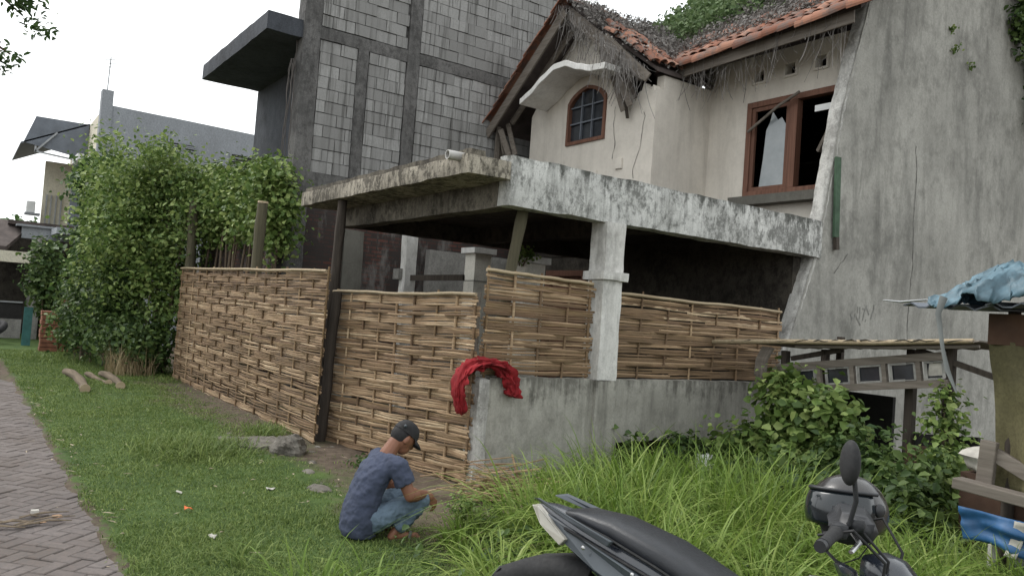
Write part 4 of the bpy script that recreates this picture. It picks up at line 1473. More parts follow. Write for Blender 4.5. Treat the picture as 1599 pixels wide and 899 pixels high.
def street_shed():
    t = thing("tiled_carport", "low carport with dark tiled roof and cream fascia at the far left", "carport", (-27, 1.5, 0))
    W = lambda mb, name, mat, **k: world_part(mb, name, mat, t, **k)
    W(MB().add([(-27, -4, 2.62), (-27, 1.15, 2.62), (-29, 1.9, 3.5), (-29, -4, 3.5), (-27, -4, 2.5), (-27, 1.15, 2.5), (-29, 1.9, 3.4), (-29, -4, 3.4)],
               [(0, 1, 2, 3), (7, 6, 5, 4), (0, 4, 5, 1), (1, 5, 6, 2), (2, 6, 7, 3), (3, 7, 4, 0)]), "roof", M['rooffelt'])
    W(MB().box(-29.2, -28.4, 1.2, 3.15, 3.36, 3.48), "roof", M['rooffelt'])
    W(MB().box(-28.2, -28.0, 1.55, 3.1, 2.95, 3.3), "gutter_wall", M['greyplaster'])
    W(MB().box(-28.5, -27.9, 1.4, 3.15, 3.3, 3.36), "roof_edge", M['greyplaster'])
    W(MB().box(-27.2, -27.0, -4, 1.75, 2.18, 2.5), "fascia", M['creamfront'])
    W(MB().box(-30.2, -30, -4, 3.2, 0, 3.4), "back_wall", M['soffit'])
    W(MB().box(-30, -27.05, 1.95, 2.1, 0, 3.0), "side_wall", M['innerwall'])
    W(MB().box(-27.3, -27.2, -4, 1.7, 1.02, 1.06), "rail", M['steel'])
    W(MB().box(-27.28, -27.24, -4, 1.7, .55, 1.02), "parapet", M['blackvoid'])
    W(MB().box(-27.28, -27.15, -4, 1.7, 0, .55), "kerb_wall", M['innerwall'])
    o = tag(MB().box(-24.2, -24.15, 1.55, 1.75, 0, 1.0).build("teal_panel", M['teal']), "narrow teal sheet panel standing by the far carport", "panel")
    b = thing("brick_pier", "raw red brick pier and stub wall beside the teal panel", "brick pier", (-22.5, 2.0, 0))
    for i in range(9):
        MB().rbox(-.2, .2, -.2 + .02 * random.random(), .2, i * .11, i * .11 + .1, .2, .006).build("course", M['redbrick'], b)
    MB().rbox(-.15, .1, .22, 1.1, 0, 1.3, .15, .02).build("stub_wall", M['redbrick'], b)
    # tyre lying at the carport
    ty = MB()
    n_ = 24
    rings = []
    for i in range(n_ + 1):
        a = 2 * math.pi * i / n_
        rings.append([((.24 + .09 * math.cos(2 * math.pi * k / 8)) * math.cos(a), (.24 + .09 * math.cos(2 * math.pi * k / 8)) * math.sin(a), .1 + .09 * math.sin(2 * math.pi * k / 8)) for k in range(8)])
    ty.loft(rings, False)
    o = tag(ty.build("tyre", M['rubber'], smooth=True), "old tyre lying on the ground before the far carport", "tyre")
    o.location = (-24.6, 1.0, .3)
    o.rotation_euler = (.5, .4, 0)
street_shed()

# ------------------------------------------------------------------ vegetation
def bush(name, label, cat, blobs, n, size, mat, stems=5, clump=.14, hollow=.5, base=None, group=None, wid=.36, trunk=True, per=14):
    blobs = np.asarray(blobs, float)
    b0 = base or (float(blobs[:, 0].mean()), float(blobs[:, 1].mean()), 0)
    t = thing(name, label, cat, b0, 0, group)
    C, N = blob_points(blobs, n, clump, hollow, per)
    ok = C[:, 2] > .02
    C, N = C[ok], N[ok]
    o = link("foliage", leaf_mesh("foliage", C - np.array(b0), N, rng.uniform(size[0], size[1], len(C)), wid=wid), mat, t)
    if trunk:
        mb = MB()
        for k in range(stems):
            q = blobs[k % len(blobs)]
            e = Vector(q[:3]) + Vector((random.uniform(-.5, .5) * q[3], random.uniform(-.5, .5) * q[4], random.uniform(-.2, .5) * q[5])) - Vector(b0)
            s_ = Vector((e.x * .7 + random.uniform(-.15, .15), e.y * .7 + random.uniform(-.1, .1), -.03))
            mid = s_.lerp(e, .5) + Vector((random.uniform(-.15, .15), random.uniform(-.1, .1), 0))
            r0 = .012 + .01 * e.z
            mb.tube([s_, s_.lerp(mid, .5), mid, mid.lerp(e, .5), e], [r0, r0 * .9, r0 * .7, r0 * .5, r0 * .25], 6)
        mb.build("stem", M['bark'], t, smooth=True)
    return t
# creeper over the wall behind the long panel
bl = []
for i in range(11):
    x = -12.75 - i * .42
    top = 3.72 + .05 * i + .14 * math.sin(i * 1.9)
    bl += [(x, 4.2, top - .45, .45, .28, .5)]
    if i in (0, 4, 5, 7, 8, 9, 10):
        bl += [(x, 4.22, top - 1.0, .3, .2, .45)]
for _ in range(26):
    bl.append((random.uniform(-16.9, -12.6), random.uniform(3.95, 4.25), random.uniform(2.9, 3.8), random.uniform(.1, .3), .16, random.uniform(.08, .3)))
bush("creeper", "light green leafy creeper hanging over the brick wall behind the two bamboo poles", "creeper", bl, 21000, (.045, .11), M['vine'], 14, .15, .25, (-14.8, 4.2, 0), wid=.42)
# tall overgrown mass left of the fence
bl = [(-17.6, 3.7, 3.7, 1.0, .55, .8), (-18.4, 3.4, 3.2, 1.0, .8, 1.1), (-17.2, 3.6, 2.4, .9, .5, 1.0), (-19.4, 3.1, 3.7, 1.1, .7, .9), (-18.3, 3.4, 4.05, 1.1, .6, .55), (-17.0, 3.65, 1.4, .7, .45, .9), (-16.6, 3.9, 3.3, .7, .4, .7), (-20.2, 3.0, 4.0, .9, .5, .5), (-19.2, 3.0, 2.4, 1.0, .6, .8), (-16.9, 3.95, 3.75, .8, .4, .45)]
for _ in range(46):
    a = random.uniform(0, 6.28)
    bl.append((-18.3 + random.uniform(-2.4, 1.6), 3.1 + random.uniform(-.75, .3), random.uniform(1.6, 4.45), random.uniform(.15, .5), random.uniform(.15, .35), random.uniform(.1, .32)))
bush("overgrown_tree", "tall dense tree smothered in creeper left of the bamboo fence", "tree", bl, 34000, (.045, .12), M['vine'], 14, .24, .3, (-18, 3.3, 0), per=11)
bl = [(-18.8, 2.75, 1.0, 1.1, .5, .9), (-17.6, 2.95, .7, .9, .45, .7), (-19.9, 2.5, 1.1, .9, .5, .8), (-16.9, 3.2, .6, .7, .35, .6), (-18.4, 2.85, 1.7, .9, .45, .6), (-20.6, 2.4, .7, .7, .4, .6)]
bush("leafy_shrub", "dark green leafy shrub at the foot of the overgrown tree", "shrub", bl, 15000, (.045, .13), M['vinedark'], 12, .2, .3, (-18.6, 2.8, 0), per=11)
bl = [(-20.6, 2.75, 3.1, .7, .4, .45), (-21.2, 2.65, 3.9, .8, .35, .35), (-20.4, 2.7, 2.3, .8, .4, .4), (-21.8, 2.7, 4.55, .7, .3, .22), (-21.8, 2.7, 2.7, .6, .3, .25), (-22.6, 2.6, 4.3, .6, .25, .2), (-21.2, 2.6, 1.7, .6, .35, .3)]
bush("drooping_tree", "loose drooping tree reaching over the far carport beside the overgrown tree", "tree", bl, 5600, (.08, .2), M['treeleaf'], 7, .2, .3, (-20.6, 2.9, 0), per=9)
bl = [(-25.2, 2.0, 2.1, .5, .35, .9), (-25.4, 2.2, 1.3, .5, .35, .6)]
bush("dark_vine", "dark vine clump climbing the far carport's corner", "creeper", bl, 2600, (.09, .16), M['vinedark'], 4, .16, .4, (-25.3, 2.1, 0))
# brown dead stalks at the shrub's foot
n = 500
b = np.stack([rng.uniform(-17.6, -16.3, n), rng.uniform(2.55, 3.3, n), np.zeros(n)], 1)
tag(link("dead_stalks", blades("dead_stalks", b, rng.uniform(.3, .95, n), rng.uniform(.006, .012, n), rng.uniform(.1, .7, n), 3), M['drygrass']), "brown dead stalks at the shrub's foot beside the fence end", "dry stalks", kind="stuff")

# shrubs before the shack on the right
bush("leafy_shrub", "broad leafed vine climbing the left window of the shack", "shrub",
     [(-5.15, 7.25, .8, .4, .35, .5), (-5.45, 7.0, .4, .45, .35, .4), (-4.75, 7.2, .8, .45, .3, .45), (-5.35, 7.35, 1.1, .25, .2, .25), (-4.9, 6.9, .35, .5, .35, .35)], 4600, (.04, .12), M['vine'], 7, .09, .3, (-5.1, 7.1, 0), wid=.45, per=8)
bush("leafy_shrub", "dark low shrub in front of the shack's middle post", "shrub",
     [(-4.2, 6.9, .4, .5, .4, .45), (-3.7, 6.7, .4, .45, .4, .45), (-4.3, 6.3, .25, .5, .4, .3), (-3.5, 6.2, .3, .4, .4, .35)], 5600, (.035, .11), M['vinedark'], 7, .09, .35, (-4.0, 6.6, 0), per=10)
bush("leafy_shrub", "straggly yellow green vine over the shack's right post", "shrub",
     [(-3.7, 7.5, 1.05, .16, .15, .35), (-3.62, 7.4, .6, .22, .18, .4), (-3.45, 7.0, .5, .25, .2, .4)], 1300, (.04, .09), M['vine'], 4, .07, .3, (-3.6, 7.4, 0), per=7)
bush("leafy_shrub", "small leafy plants under the low wall by the culvert", "shrub",
     [(-6.1, 6.7, .3, .12, .35, .28), (-6.05, 7.1, .2, .15, .3, .22), (-6.1, 5.95, .35, .08, .12, .3)], 750, (.04, .09), M['vinedark'], 4, .06, .3, (-6.1, 6.7, 0), wid=.48, per=6)
bush("small_herb", "small feathery herb beside the crouching man's hand", "plant", [(-5.05, 3.25, .2, .13, .13, .16), (-5.0, 3.4, .1, .18, .16, .1)], 900, (.018, .04), M['vine'], 4, .04, .2, (-5.05, 3.3, 0), per=8)
bush("small_herb", "dark weed tuft at the middle panel's left foot", "plant", [(-7.4, 3.55, .06, .2, .15, .1)], 380, (.02, .05), M['vinedark'], 3, .05, .2, (-7.4, 3.55, 0))
bush("wall_ivy", "dark ivy hanging over the top right of the side wall", "creeper",
     [(-6.15, 14.5, 7.3, .18, .5, .8), (-6.12, 15.2, 6.4, .2, .6, 1.0), (-6.1, 15.8, 5.6, .2, .6, 1.2), (-6.15, 14.0, 8.2, .15, .8, .6), (-6.2, 15.3, 8.3, .3, 1.2, .8)], 6500, (.06, .12), M['vinedark'], 5, .12, .3, (-6.2, 15.0, 0), trunk=False)
for k, (y, z) in enumerate([(12.2, 6.55), (12.9, 6.15), (12.35, 6.3)]):
    bush("wall_weed", ["small weed sprouting from the upper middle of the side wall", "small weed sprouting from the side wall nearest the ivy", "tiny weed sprouting just below another on the side wall"][k], "plant",
         [(-6.25, y, z, .03, .08, .12)], 26, (.03, .06), M['vine'], 2, .04, .2, (-6.25, y, z - .1), trunk=False)
bush("leaf_sprig", "small green sprig growing by the leaning pole under the canopy", "plant", [(-8.75, 6.3, 2.5, .12, .1, .1)], 160, (.03, .07), M['vine'], 2, .05, .2, (-8.75, 6.3, 2.38))

# tree at the left whose twigs hang into the top corner
def corner_tree():
    t = thing("roadside_tree", "tree whose leafy twigs hang into the top left corner", "tree", (-9.6, -2.6, 0))
    mb = MB()
    mb.tube([(0, 0, -.1), (.05, 0, 1.5), (-.05, .1, 3), (0, .2, 4.6), (.05, .3, 6)], [.16, .14, .12, .09, .03], 8)
    limbs = [[(0, .1, 3.4), (.2, 1.3, 4.5), (.3, 2.3, 4.75), (.2, 2.95, 4.3)], [(0, .2, 4.4), (-.8, .8, 5.4), (-1.4, 1.2, 5.8)], [(0, .2, 4.2), (.9, -.6, 5.2), (1.4, -1, 5.5)], [(.2, 1.3, 4.5), (-.2, 2.2, 4.35), (-.35, 2.9, 4.02)]]
    for l in limbs:
        mb.tube(l, [.05, .035, .02, .008][:len(l)] if len(l) == 4 else [.06, .03, .01], 6)
    mb.build("trunk", M['bark'], t, smooth=True)
    bl = np.array([(.25, 2.75, 4.55, .25, .22, .16), (.2, 2.95, 4.42, .12, .14, .1), (-.35, 2.82, 3.95, .16, .2, .06), (.2, 2.3, 4.75, .5, .5, .25), (.15, 3.13, 4.2, .06, .06, .13), (-1.2, 1.2, 5.8, 1, .9, .6), (1.2, -1, 5.5, 1, 1, .6), (0, .3, 6.1, 1.2, 1, .6), (.2, 1.5, 4.9, .6, .6, .35)])
    C, N = blob_points(bl, 12000, .08, .2, 9)
    link("crown", leaf_mesh("crown", C, N, rng.uniform(.05, .1, len(C)), wid=.25), M['treeleaf'], t)
corner_tree()
# far trees
for k, (x, y, h, lab) in enumerate([(-52, 1.8, 5.2, "distant round tree low on the skyline at the far left"), (-60, -6, 7, "distant tree beyond the carport, out past the left edge"), (-48, 9, 6.2, "distant tree hidden behind the grey house")]):
    if k:
        continue
    bush("distant_tree", lab, "tree", [(x, y, h * .7, 2.2, 2.2, h * .28), (x + 1.5, y + 1.6, h * .6, 1.5, 1.5, h * .25), (x, y - 1.8, h * .55, 1.6, 1.6, h * .25)], 2600, (.25, .5), M['treeleaf'], 3, .35, .4, (x, y, 0))

# ---- lawn
def lawn():
    n = 210000
    u_ = rng.random(n)
    x = -3.6 - 19.0 * u_ ** 1.5
    y = rng.uniform(.88, 4.0, n)
    nz = np.array([mnoise.noise(Vector((a * 1.1, b_ * 1.1, 3))) + .5 * mnoise.noise(Vector((a * 3.1, b_ * 3.1, 9))) for a, b_ in zip(x[::1], y[::1])])
    p = np.ones(n)
    bel = np.clip((y + nz * .5 - np.where(x < -9.5, 2.95, 2.6)) / .35, 0, 1)
    p *= 1 - .93 * bel * (x > -16.2)
    p *= np.clip((y + nz * .12 - .93) / .12, 0.05, 1)
    p *= np.where((x > -16.2) & (y > 3.5), 0, 1)
    keep = rng.random(n) < p * (.85 + .3 * nz)
    x, y, nz = x[keep], y[keep], nz[keep]
    zz = np.array([ground_h(a, b_) for a, b_ in zip(x, y)]) - .004
    h = rng.uniform(.018, .05, len(x)) * (1 + .5 * nz) * (1 + .4 * (x > -6))
    tuft = np.exp(-(((x + 8.7) / .55) ** 2 + ((y - 2.15) / .42) ** 2))
    h = h * (1 + 2.4 * tuft)
    wd = rng.uniform(.003, .006, len(x)) * (1 + (-x - 4) * .09)
    me = blades("lawn_grass", np.stack([x, y, zz], 1), h, wd, rng.uniform(.3, 1.1, len(x)), 2, .8)
    tag(link("lawn_grass", me, M['lawn']), "short green lawn between the paved road and the fence", "grass", kind="stuff")
    # longer tufts
    b, hh = [], []
    for cx, cy, r, h_, k in [(-8.6, 2.1, .45, .3, 2300), (-8.75, 2.5, .3, .24, 900), (-9.6, 3.2, .3, .22, 420), (-9.9, 3.35, .3, .2, 300), (-7.0, 3.5, .2, .18, 200), (-4.9, 1.55, .12, .3, 50), (-5.9, 1.4, .2, .08, 100), (-15.6, 3.3, .4, .2, 300), (-14.3, 3.1, .4, .15, 200), (-6.9, 2.2, .3, .07, 120), (-20, 2.0, 1.2, .25, 900), (-17.3, 2.4, .8, .15, 500)]:
        for _ in range(k):
            b.append((cx + random.gauss(0, r * .6), cy + random.gauss(0, r * .5), -.01))
            hh.append(h_ * random.uniform(.5, 1.2))
    hh = np.array(hh)
    me = blades("grass_tufts", np.array(b), hh, rng.uniform(.006, .011, len(b)), rng.uniform(.3, 1.0, len(b)), 3)
    tag(link("grass_tufts", me, M['lawn']), "longer grass tufts on the lawn round the concrete step", "grass", kind="stuff")
lawn()

# ---- tall grass on the right
def tall_grass():
    B, H, W_, Ln, TH = [], [], [], [], []
    DB, DH = [], []
    cl = 0
    RV = []
    while cl < 470:
        x, y = random.uniform(-6.15, -1.4), random.uniform(1.4, 8.3)
        front = x > -5.0 and y > 1.5 + .95 * max(0, -x - 3.9)
        back = x > -6.15 and y > 4.35
        if not (front or back):
            continue
        sg = max(0, min(1, ((x + 5.3) * 1.1 + (y - 2.85) * -.5) / 1.46))
        if math.hypot(x + 5.3 - 1.1 * sg, y - 2.85 + .5 * sg) < .36:
            continue
        if math.hypot(x, y) < 3.9 or math.hypot(x + 5.3, y - 2.9) < .42 or math.hypot(x + 5.75, y - 4.0) < .3:
            continue
        if y > 6.6 and x > -3.0:
            continue
        if y > 5.9 and random.random() < .5:
            continue
        # keep clear under the motorcycle
        dx, dy = x + 1.88, y - 2.29
        if abs(dx * .955 + dy * .297) < 1.1 and abs(-dx * .297 + dy * .955) < .28:
            continue
        cl += 1
        near = math.exp(-((y - 2.2) / 1.1) ** 2)
        hm = .78 - .42 * near + .14 * random.random()
        if x < -5.4:
            hm *= .72
        if x < -3.9 and y < 3.4:
            hm = random.uniform(.22, .36)
        hm *= .76
        if x < -4.9 and y < 5.3:
            hm *= .6
        cr_ = random.random()
        if y > 5.2:
            hm *= max(.45, 1 - .3 * (y - 5.2))
        if x > -3.4 and y > 3.6:
            hm *= .75
        k = random.randint(26, 50)
        for _ in range(k):
            ox, oy = random.gauss(0, .05), random.gauss(0, .05)
            B.append((x + ox, y + oy, -.02))
            RV.append(min(1, max(0, cr_ * .6 + random.random() * .4)))
            TH.append(math.atan2(oy, ox) + random.gauss(0, .5))
            H.append(hm * random.uniform(.5, 1.75))
            Ln.append(random.choice((.4, .75, 1.0, 1.2)) * random.uniform(.75, 1.15))
            W_.append(random.choice((.008, .011, .014, .017, .02)) * random.uniform(.8, 1.1))
        if random.random() < .5:
            for _ in range(9):
                DB.append((x + random.gauss(0, .1), y + random.gauss(0, .1), -.02))
                DH.append(hm * random.uniform(.4, 1.1))
    me = blades("tall_grass", np.array(B), np.array(H), np.array(W_), np.array(Ln), 7, 1.15, 1.05, np.array(TH), np.array(RV))
    tag(link("tall_grass", me, M['tall']), "tall arching bright green grass between the motorcycle and the low wall", "tall grass", kind="stuff")
    me = blades("dry_grass", np.array(DB), np.array(DH), rng.uniform(.005, .009, len(DB)), rng.uniform(.3, 1.3, len(DB)), 5)
    tag(link("dry_grass", me, M['drygrass']), "scattered dry straw coloured blades in the tall grass", "dry grass", kind="stuff")
    # dense short undergrowth so no bare soil shows between the clumps
    n = 26000
    x, y = rng.uniform(-6.2, -1.6, n), rng.uniform(1.5, 8.4, n)
    ok = ((x > -5.0) & (y > 1.55 + .95 * np.clip(-x - 3.9, 0, 9))) | (y > 4.3)
    ok &= np.hypot(x + 5.3, y - 2.9) > .3
    x, y = x[ok], y[ok]
    me = blades("undergrowth", np.stack([x, y, np.full(len(x), -.02)], 1), rng.uniform(.06, .2, len(x)), rng.uniform(.006, .012, len(x)), rng.uniform(.4, 1.2, len(x)), 3)
    tag(link("undergrowth", me, M['vinedark']), "short dense undergrowth beneath the tall grass", "grass", kind="stuff")
tall_grass()
def weeds():
    C = []
    while len(C) < 5200:
        x, y = random.uniform(-6.0, -2.2), random.uniform(1.9, 8.0)
        if not ((x > -4.8 and y > 1.9 + .95 * max(0, -x - 3.9)) or y > 4.4) or math.hypot(x, y) < 4.2:
            continue
        if mnoise.noise(Vector((x * 1.3, y * 1.3, 6))) < .05:
            continue
        h = random.uniform(.1, .42)
        for _ in range(16):
            C.append((x + random.gauss(0, .09), y + random.gauss(0, .09), h * random.uniform(.2, 1)))
    C = np.array(C)
    me = leaf_mesh("weeds", C, rng.normal(size=C.shape) * .5 + np.array([0, 0, .9]), rng.uniform(.025, .075, len(C)))
    tag(link("weeds", me, M['vinedark']), "low broad leafed weeds mixed into the tall grass", "weeds", kind="stuff")
weeds()

# ------------------------------------------------------------------ shack against the side wall
def shack():
    t = thing("timber_shack", "low ramshackle timber shack with a row of five small windows by the side wall", "shack", (-4.7, 7.6, 0))
    W = lambda mb, name, mat, **k: world_part(mb, name, mat, t, **k)
    y = 7.6
    # roof sheets, seen almost edge-on
    for i in range(5):
        x0 = -6.1 + i * .53
        z0 = 1.56 + .067 * (x0 + 6.4)
        mb = MB()
        rows = []
        nseg = 9
        for k in range(nseg + 1):
            x = x0 + .58 * k / nseg
            w_ = .012 * math.sin(k * 2.1) + random.uniform(-.003, .003)
            zz = 1.545 + .067 * (x + 6.4)
            rows.append([(x, y - .22 + random.uniform(-.02, .02), zz + w_), (x, y + 1.0, zz - .03 + w_), (x, y + 1.0, zz - .042 + w_), (x, y - .22, zz - .012 + w_)])
        mb.loft(rows)
        W(mb, "roof_sheet", M['greywood'])
    pl = MB()
    pl.tube([(-6.42, y - .2, 1.53), (-5.4, y - .2, 1.60), (-4.4, y - .2, 1.655), (-3.45, y - .2, 1.735)], [.028, .026, .026, .022], 8)
    W(pl, "eave_pole", M['bamboodry'], smooth=True)
    W(MB().tube([(-5.3, y - .14, 1.555), (-4.2, y - .16, 1.62), (-3.42, y - .15, 1.69)], .016, 6), "batten", M['greywood'])
    for x, z, yy, w_ in ((-5.52, 1.5, y, .075), (-4.15, 1.62, y + .1, .085), (-3.74, 1.66, y, .085), (-5.5, 1.7, y + 1.0, .07), (-3.7, 1.8, y + 1.0, .07), (-5.05, 1.55, y + .03, .07)):
        W(MB().beam((x + .01, yy, -.05), (x, yy, z), w_, w_), "post", M['darkwood'], bevel=.008)
    # window band, tilted: left end lower
    A, B = Vector((-5.56, y - .06, 1.18)), Vector((-3.73, y - .06, 1.46))
    d = (B - A).normalized()
    up = Vector((0, -1, 0)).cross(d) * -1
    up = Vector((-d.z, 0, d.x))
    L_ = (B - A).length
    def at(s_, h):
        return A + d * (L_ * s_) + up * h
    W(MB().beam(at(0, .125), at(1, .125), .05, .075), "top_rail", M['greywood'])
    W(MB().beam(at(0, -.125), at(1, -.125), .05, .07), "bottom_rail", M['greywood'])
    edges = [0, .255, .31, .47, .505, .655, .69, .84, .875, .985]
    for i in range(5):
        s0, s1 = edges[2 * i] + .012, edges[2 * i + 1] - .0
        q = MB()
        fr_ = .007
        q.beam(at(s0, .078), at(s1, .078), .03, fr_ * 1.4)
        q.beam(at(s0, -.08), at(s1, -.08), .03, fr_ * 1.4)
        q.beam(at(s0 + .004, -.074), at(s0 + .004, .072), .03, fr_, up=(0, 1, 0))
        q.beam(at(s1 - .004, -.074), at(s1 - .004, .072), .03, fr_, up=(0, 1, 0))
        f = W(q, "window", M['shackframe'])
        g = MB()
        c = [at(s0 + .006, -.07), at(s1 - .006, -.07), at(s1 - .006, .07), at(s0 + .006, .07)]
        g.add([p + Vector((0, .012, 0)) for p in c], [(0, 1, 2, 3)])
        g.build("pane", M['glass'], f)
        if i < 4:
            m0 = (edges[2 * i + 1] + edges[2 * i + 2]) / 2
            W(MB().beam(at(m0, -.09), at(m0, .088), .045, .045, up=(0, 1, 0)), "mullion", M['greywood'])
    W(MB().add([tuple(at(.895, -.05) + Vector((0, .01, 0))), tuple(at(.98, -.05) + Vector((0, .01, 0))), tuple(at(.98, .068) + Vector((0, .01, 0))), tuple(at(.91, .068) + Vector((0, .01, 0)))], [(0, 1, 2, 3)]), "pale_paper", M['paper'])
    # braces and hanging scraps
    W(MB().beam((-4.05, y, 1.62), (-3.3, y - .02, 1.42), .05, .05), "brace", M['darkwood'])
    W(MB().beam((-4.05, y + .02, 1.58), (-3.72, y + .03, 1.47), .05, .04), "brace", M['darkwood'])
    W(MB().beam((-5.45, y + .02, 1.42), (-4.85, y + .02, 1.56), .05, .05), "brace", M['darkwood'])
    for k in range(9):
        x = -5.72 + random.uniform(-.08, .12)
        W(MB().tube([(x, y - .12, 1.52), (x - .04, y - .17, 1.38), (x - .07 + random.uniform(-.03, .03), y - .15, 1.1 + random.uniform(-.05, .1))], [.022, .02, .014], 5), "hanging_scrap", M['greywood'], smooth=True)
    # inner clutter
    W(MB().box(-5.45, -4.6, y + .6, y + .65, .1, 1.1), "back_board", M['blackvoid'])  # black board stands in for the dark cavity inside the shack
    W(MB().rbox(-4.1, -3.8, y - .05, y + .2, .45, .7, .1, .03), "rusty_box", M['brownboard'])
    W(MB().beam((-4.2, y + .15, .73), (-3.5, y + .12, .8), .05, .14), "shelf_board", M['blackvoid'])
shack()

# ------------------------------------------------------------------ tarpaulin stall at the right edge
def cloth_grid(nu, nv, fn):
    V = [fn(i / nu, j / nv) for i in range(nu + 1) for j in range(nv + 1)]
    F = [(i * (nv + 1) + j, (i + 1) * (nv + 1) + j, (i + 1) * (nv + 1) + j + 1, i * (nv + 1) + j + 1) for i in range(nu) for j in range(nv)]
    return MB().add(V, F)
def solid(o, th=.006):
    s_ = o.modifiers.new("thick", 'SOLIDIFY')
    s_.thickness = th
    return o
def stall():
    t = thing("tarpaulin_stall", "makeshift stall hung with an olive tarpaulin at the right edge", "stall", (-1.9, 5.7, 0))
    W = lambda mb, name, mat, **k: world_part(mb, name, mat, t, **k)
    y = 5.6
    for x, yy in ((-2.4, y + .08), (-1.2, y + .08), (-2.4, y + 1.5), (-1.2, y + 1.5)):
        W(MB().tube([(x, yy, -.05), (x + .02, yy, 1.0), (x, yy, 1.93)], .04, 8), "post", M['darkwood'], smooth=True)
    o = W(cloth_grid(30, 26, lambda u, v: (-2.5 + 1.3 * u + .025 * math.sin(v * 4) + .03 * (1 - v), y - .02 + .08 * math.sin(u * 21 + v * 2) * (.35 + .65 * (1 - v)) + .03 * mnoise.noise(Vector((u * 5, v * 5, 2))), .75 + .97 * v + .03 * math.sin(u * 6) * (1 - v))), "olive_curtain", M['tarpolive'], smooth=True)
    solid(o)
    o = W(cloth_grid(20, 14, lambda u, v: (-2.44 + 1.25 * u, y + .03 + .03 * math.sin(u * 13 + v), .0 + .44 * v)), "grey_skirt", M['tarpgrey'], smooth=True)
    solid(o)
    W(MB().box(-2.5, -1.1, y - .05, y + .02, 1.7, 1.9), "brown_fascia", M['brownboard'])
    # roof: overlapping dark sheets
    for i in range(3):
        x0 = -2.95 + i * .55
        mb = MB()
        rows = []
        for k in range(13):
            x = x0 + .62 * k / 12
            w_ = .018 * math.sin(k * 1.9) + .015 * i
            rows.append([(x, y - .28 - .05 * i, 1.93 + w_), (x, y + 1.7, 2.02 + w_), (x, y + 1.7, 2.01 + w_), (x, y - .28 - .05 * i, 1.92 + w_)])
        mb.loft(rows)
        W(mb, "roof_sheet", M['darksheet'])
    W(MB().tube([(-3.08, y - .3, 1.955), (-2.95, y - .31, 1.945), (-2.78, y - .3, 1.965), (-2.7, y - .3, 1.94)], [.012, .02, .014, .02], 6, sq=.4), "bent_sheet_edge", M['steel'])
    # shelf of rough planks
    W(MB().beam((-2.6, y - .16, .79), (-1.2, y - .14, .70), .12, .07), "plank", M['greywood'], bevel=.008)
    W(MB().beam((-2.46, y - .08, .8), (-2.44, y - .08, 1.08), .1, .05, up=(0, 1, 0)), "upright_board", M['greywood'], bevel=.006)
    W(MB().beam((-2.42, y - .06, 1.0), (-1.9, y - .04, .76), .04, .09), "diagonal_board", M['greywood'], bevel=.006)
    W(MB().box(-2.45, -1.2, y + .1, y + .5, .55, .72), "dark_crate", M['brownboard'])
    o = W(cloth_grid(24, 12, lambda u, v: (-2.56 + 1.2 * u + .04 * (1 - v), y - .2 + .03 * math.sin(u * 18) + .04 * mnoise.noise(Vector((u * 6, v * 4, 1))), .40 + .06 * math.sin(u * 5 + 1) * (1 - v) + .25 * v - .03 * u)), "blue_tarp_strip", M['tarpblue'], smooth=True)
    solid(o)
    o = W(cloth_grid(4, 8, lambda u, v: (-2.26 + .07 * u + .05 * v, y - .245 + .03 * math.sin(v * 3), .42 + .22 * v)), "pale_tear", M['paper'], smooth=True)
    solid(o, .004)
    W(MB().tube([(-2.42, y - .03, 0), (-2.42, y - .02, .42)], .028, 6), "white_leg", M['column'])
stall()
def tarp_bundle():
    def fn(u, v):
        pr_ = [(0, 0), (.06, .04), (.16, .16), (.28, .24), (.4, .2), (.55, .17), (.75, .22), (1, .18)]
        for (a, ha), (b, hb_) in zip(pr_, pr_[1:]):
            if u <= b:
                prof = ha + (hb_ - ha) * (u - a) / (b - a)
                break
        x = -2.78 + 1.3 * u
        y = 5.2 + .8 * v
        q = Vector((u * 5 + v * 2.2, v * 3.2 - u, 4))
        r1 = 1 - 2 * abs(mnoise.noise(q))
        r2 = 1 - 2 * abs(mnoise.noise(q * 2.7 + Vector((4, 1, 0))))
        r3 = 1 - 3 * abs(mnoise.noise(q * 6))
        edge = math.sin(math.pi * (.04 + .92 * v)) ** .45
        z = 1.975 + prof * edge * (.75 + .3 * r1 + .13 * r2) + .022 * r3 - (.1 * (1 - v / .12) if v < .12 else 0) * (.5 + .6 * math.sin(u * 14) ** 2)
        return (x + .05 * r2, y + .07 * r1 - (.03 if v < .12 else 0), z)
    o = cloth_grid(84, 44, fn).build("tarp_bundle", M['tarppale'], smooth=True)
    solid(o, .008)
    tag(o, "crumpled pale blue tarpaulin heaped on the stall roof", "tarpaulin")
    mb = MB()
    mb.tube([(-2.62, 5.2, 1.98), (-2.625, 5.15, 1.87), (-2.6, 5.18, 1.65), (-2.56, 5.17, 1.52), (-2.5, 5.18, 1.38)], [.026, .018, .012, .016, .006], 6, sq=.3)
    mb.build("hanging_strap", M['tarpgrey'], o, smooth=True)
tarp_bundle()
def sack(name, label, c, r, mat, seed, cat="sack"):
    mb = MB().ell((0, 0, 0), r, 24, 16)
    mb.v = [tuple(Vector(p) * (.8 + .5 * abs(mnoise.noise(Vector(p) * 7 + Vector((seed, 0, 0)))) + .4 * abs(mnoise.noise(Vector(p) * 17)))) for p in mb.v]
    mb.v = [(x, y, max(z, -r[2] * .8)) for x, y, z in mb.v]
    return tag(mb.build(name, mat, smooth=True, loc=c), label, cat)
sack("white_sack", "white plastic sack lying between the shack and the stall", (-2.95, 6.9, .78), (.26, .2, .13), M['paper'], 3)
tag(MB().rbox(-3.2, -2.7, 6.75, 7.1, 0, .68, .12, .02).build("rubbish_crate", M['brownboard'], smooth=True), "brown crate under the white sack", "crate")
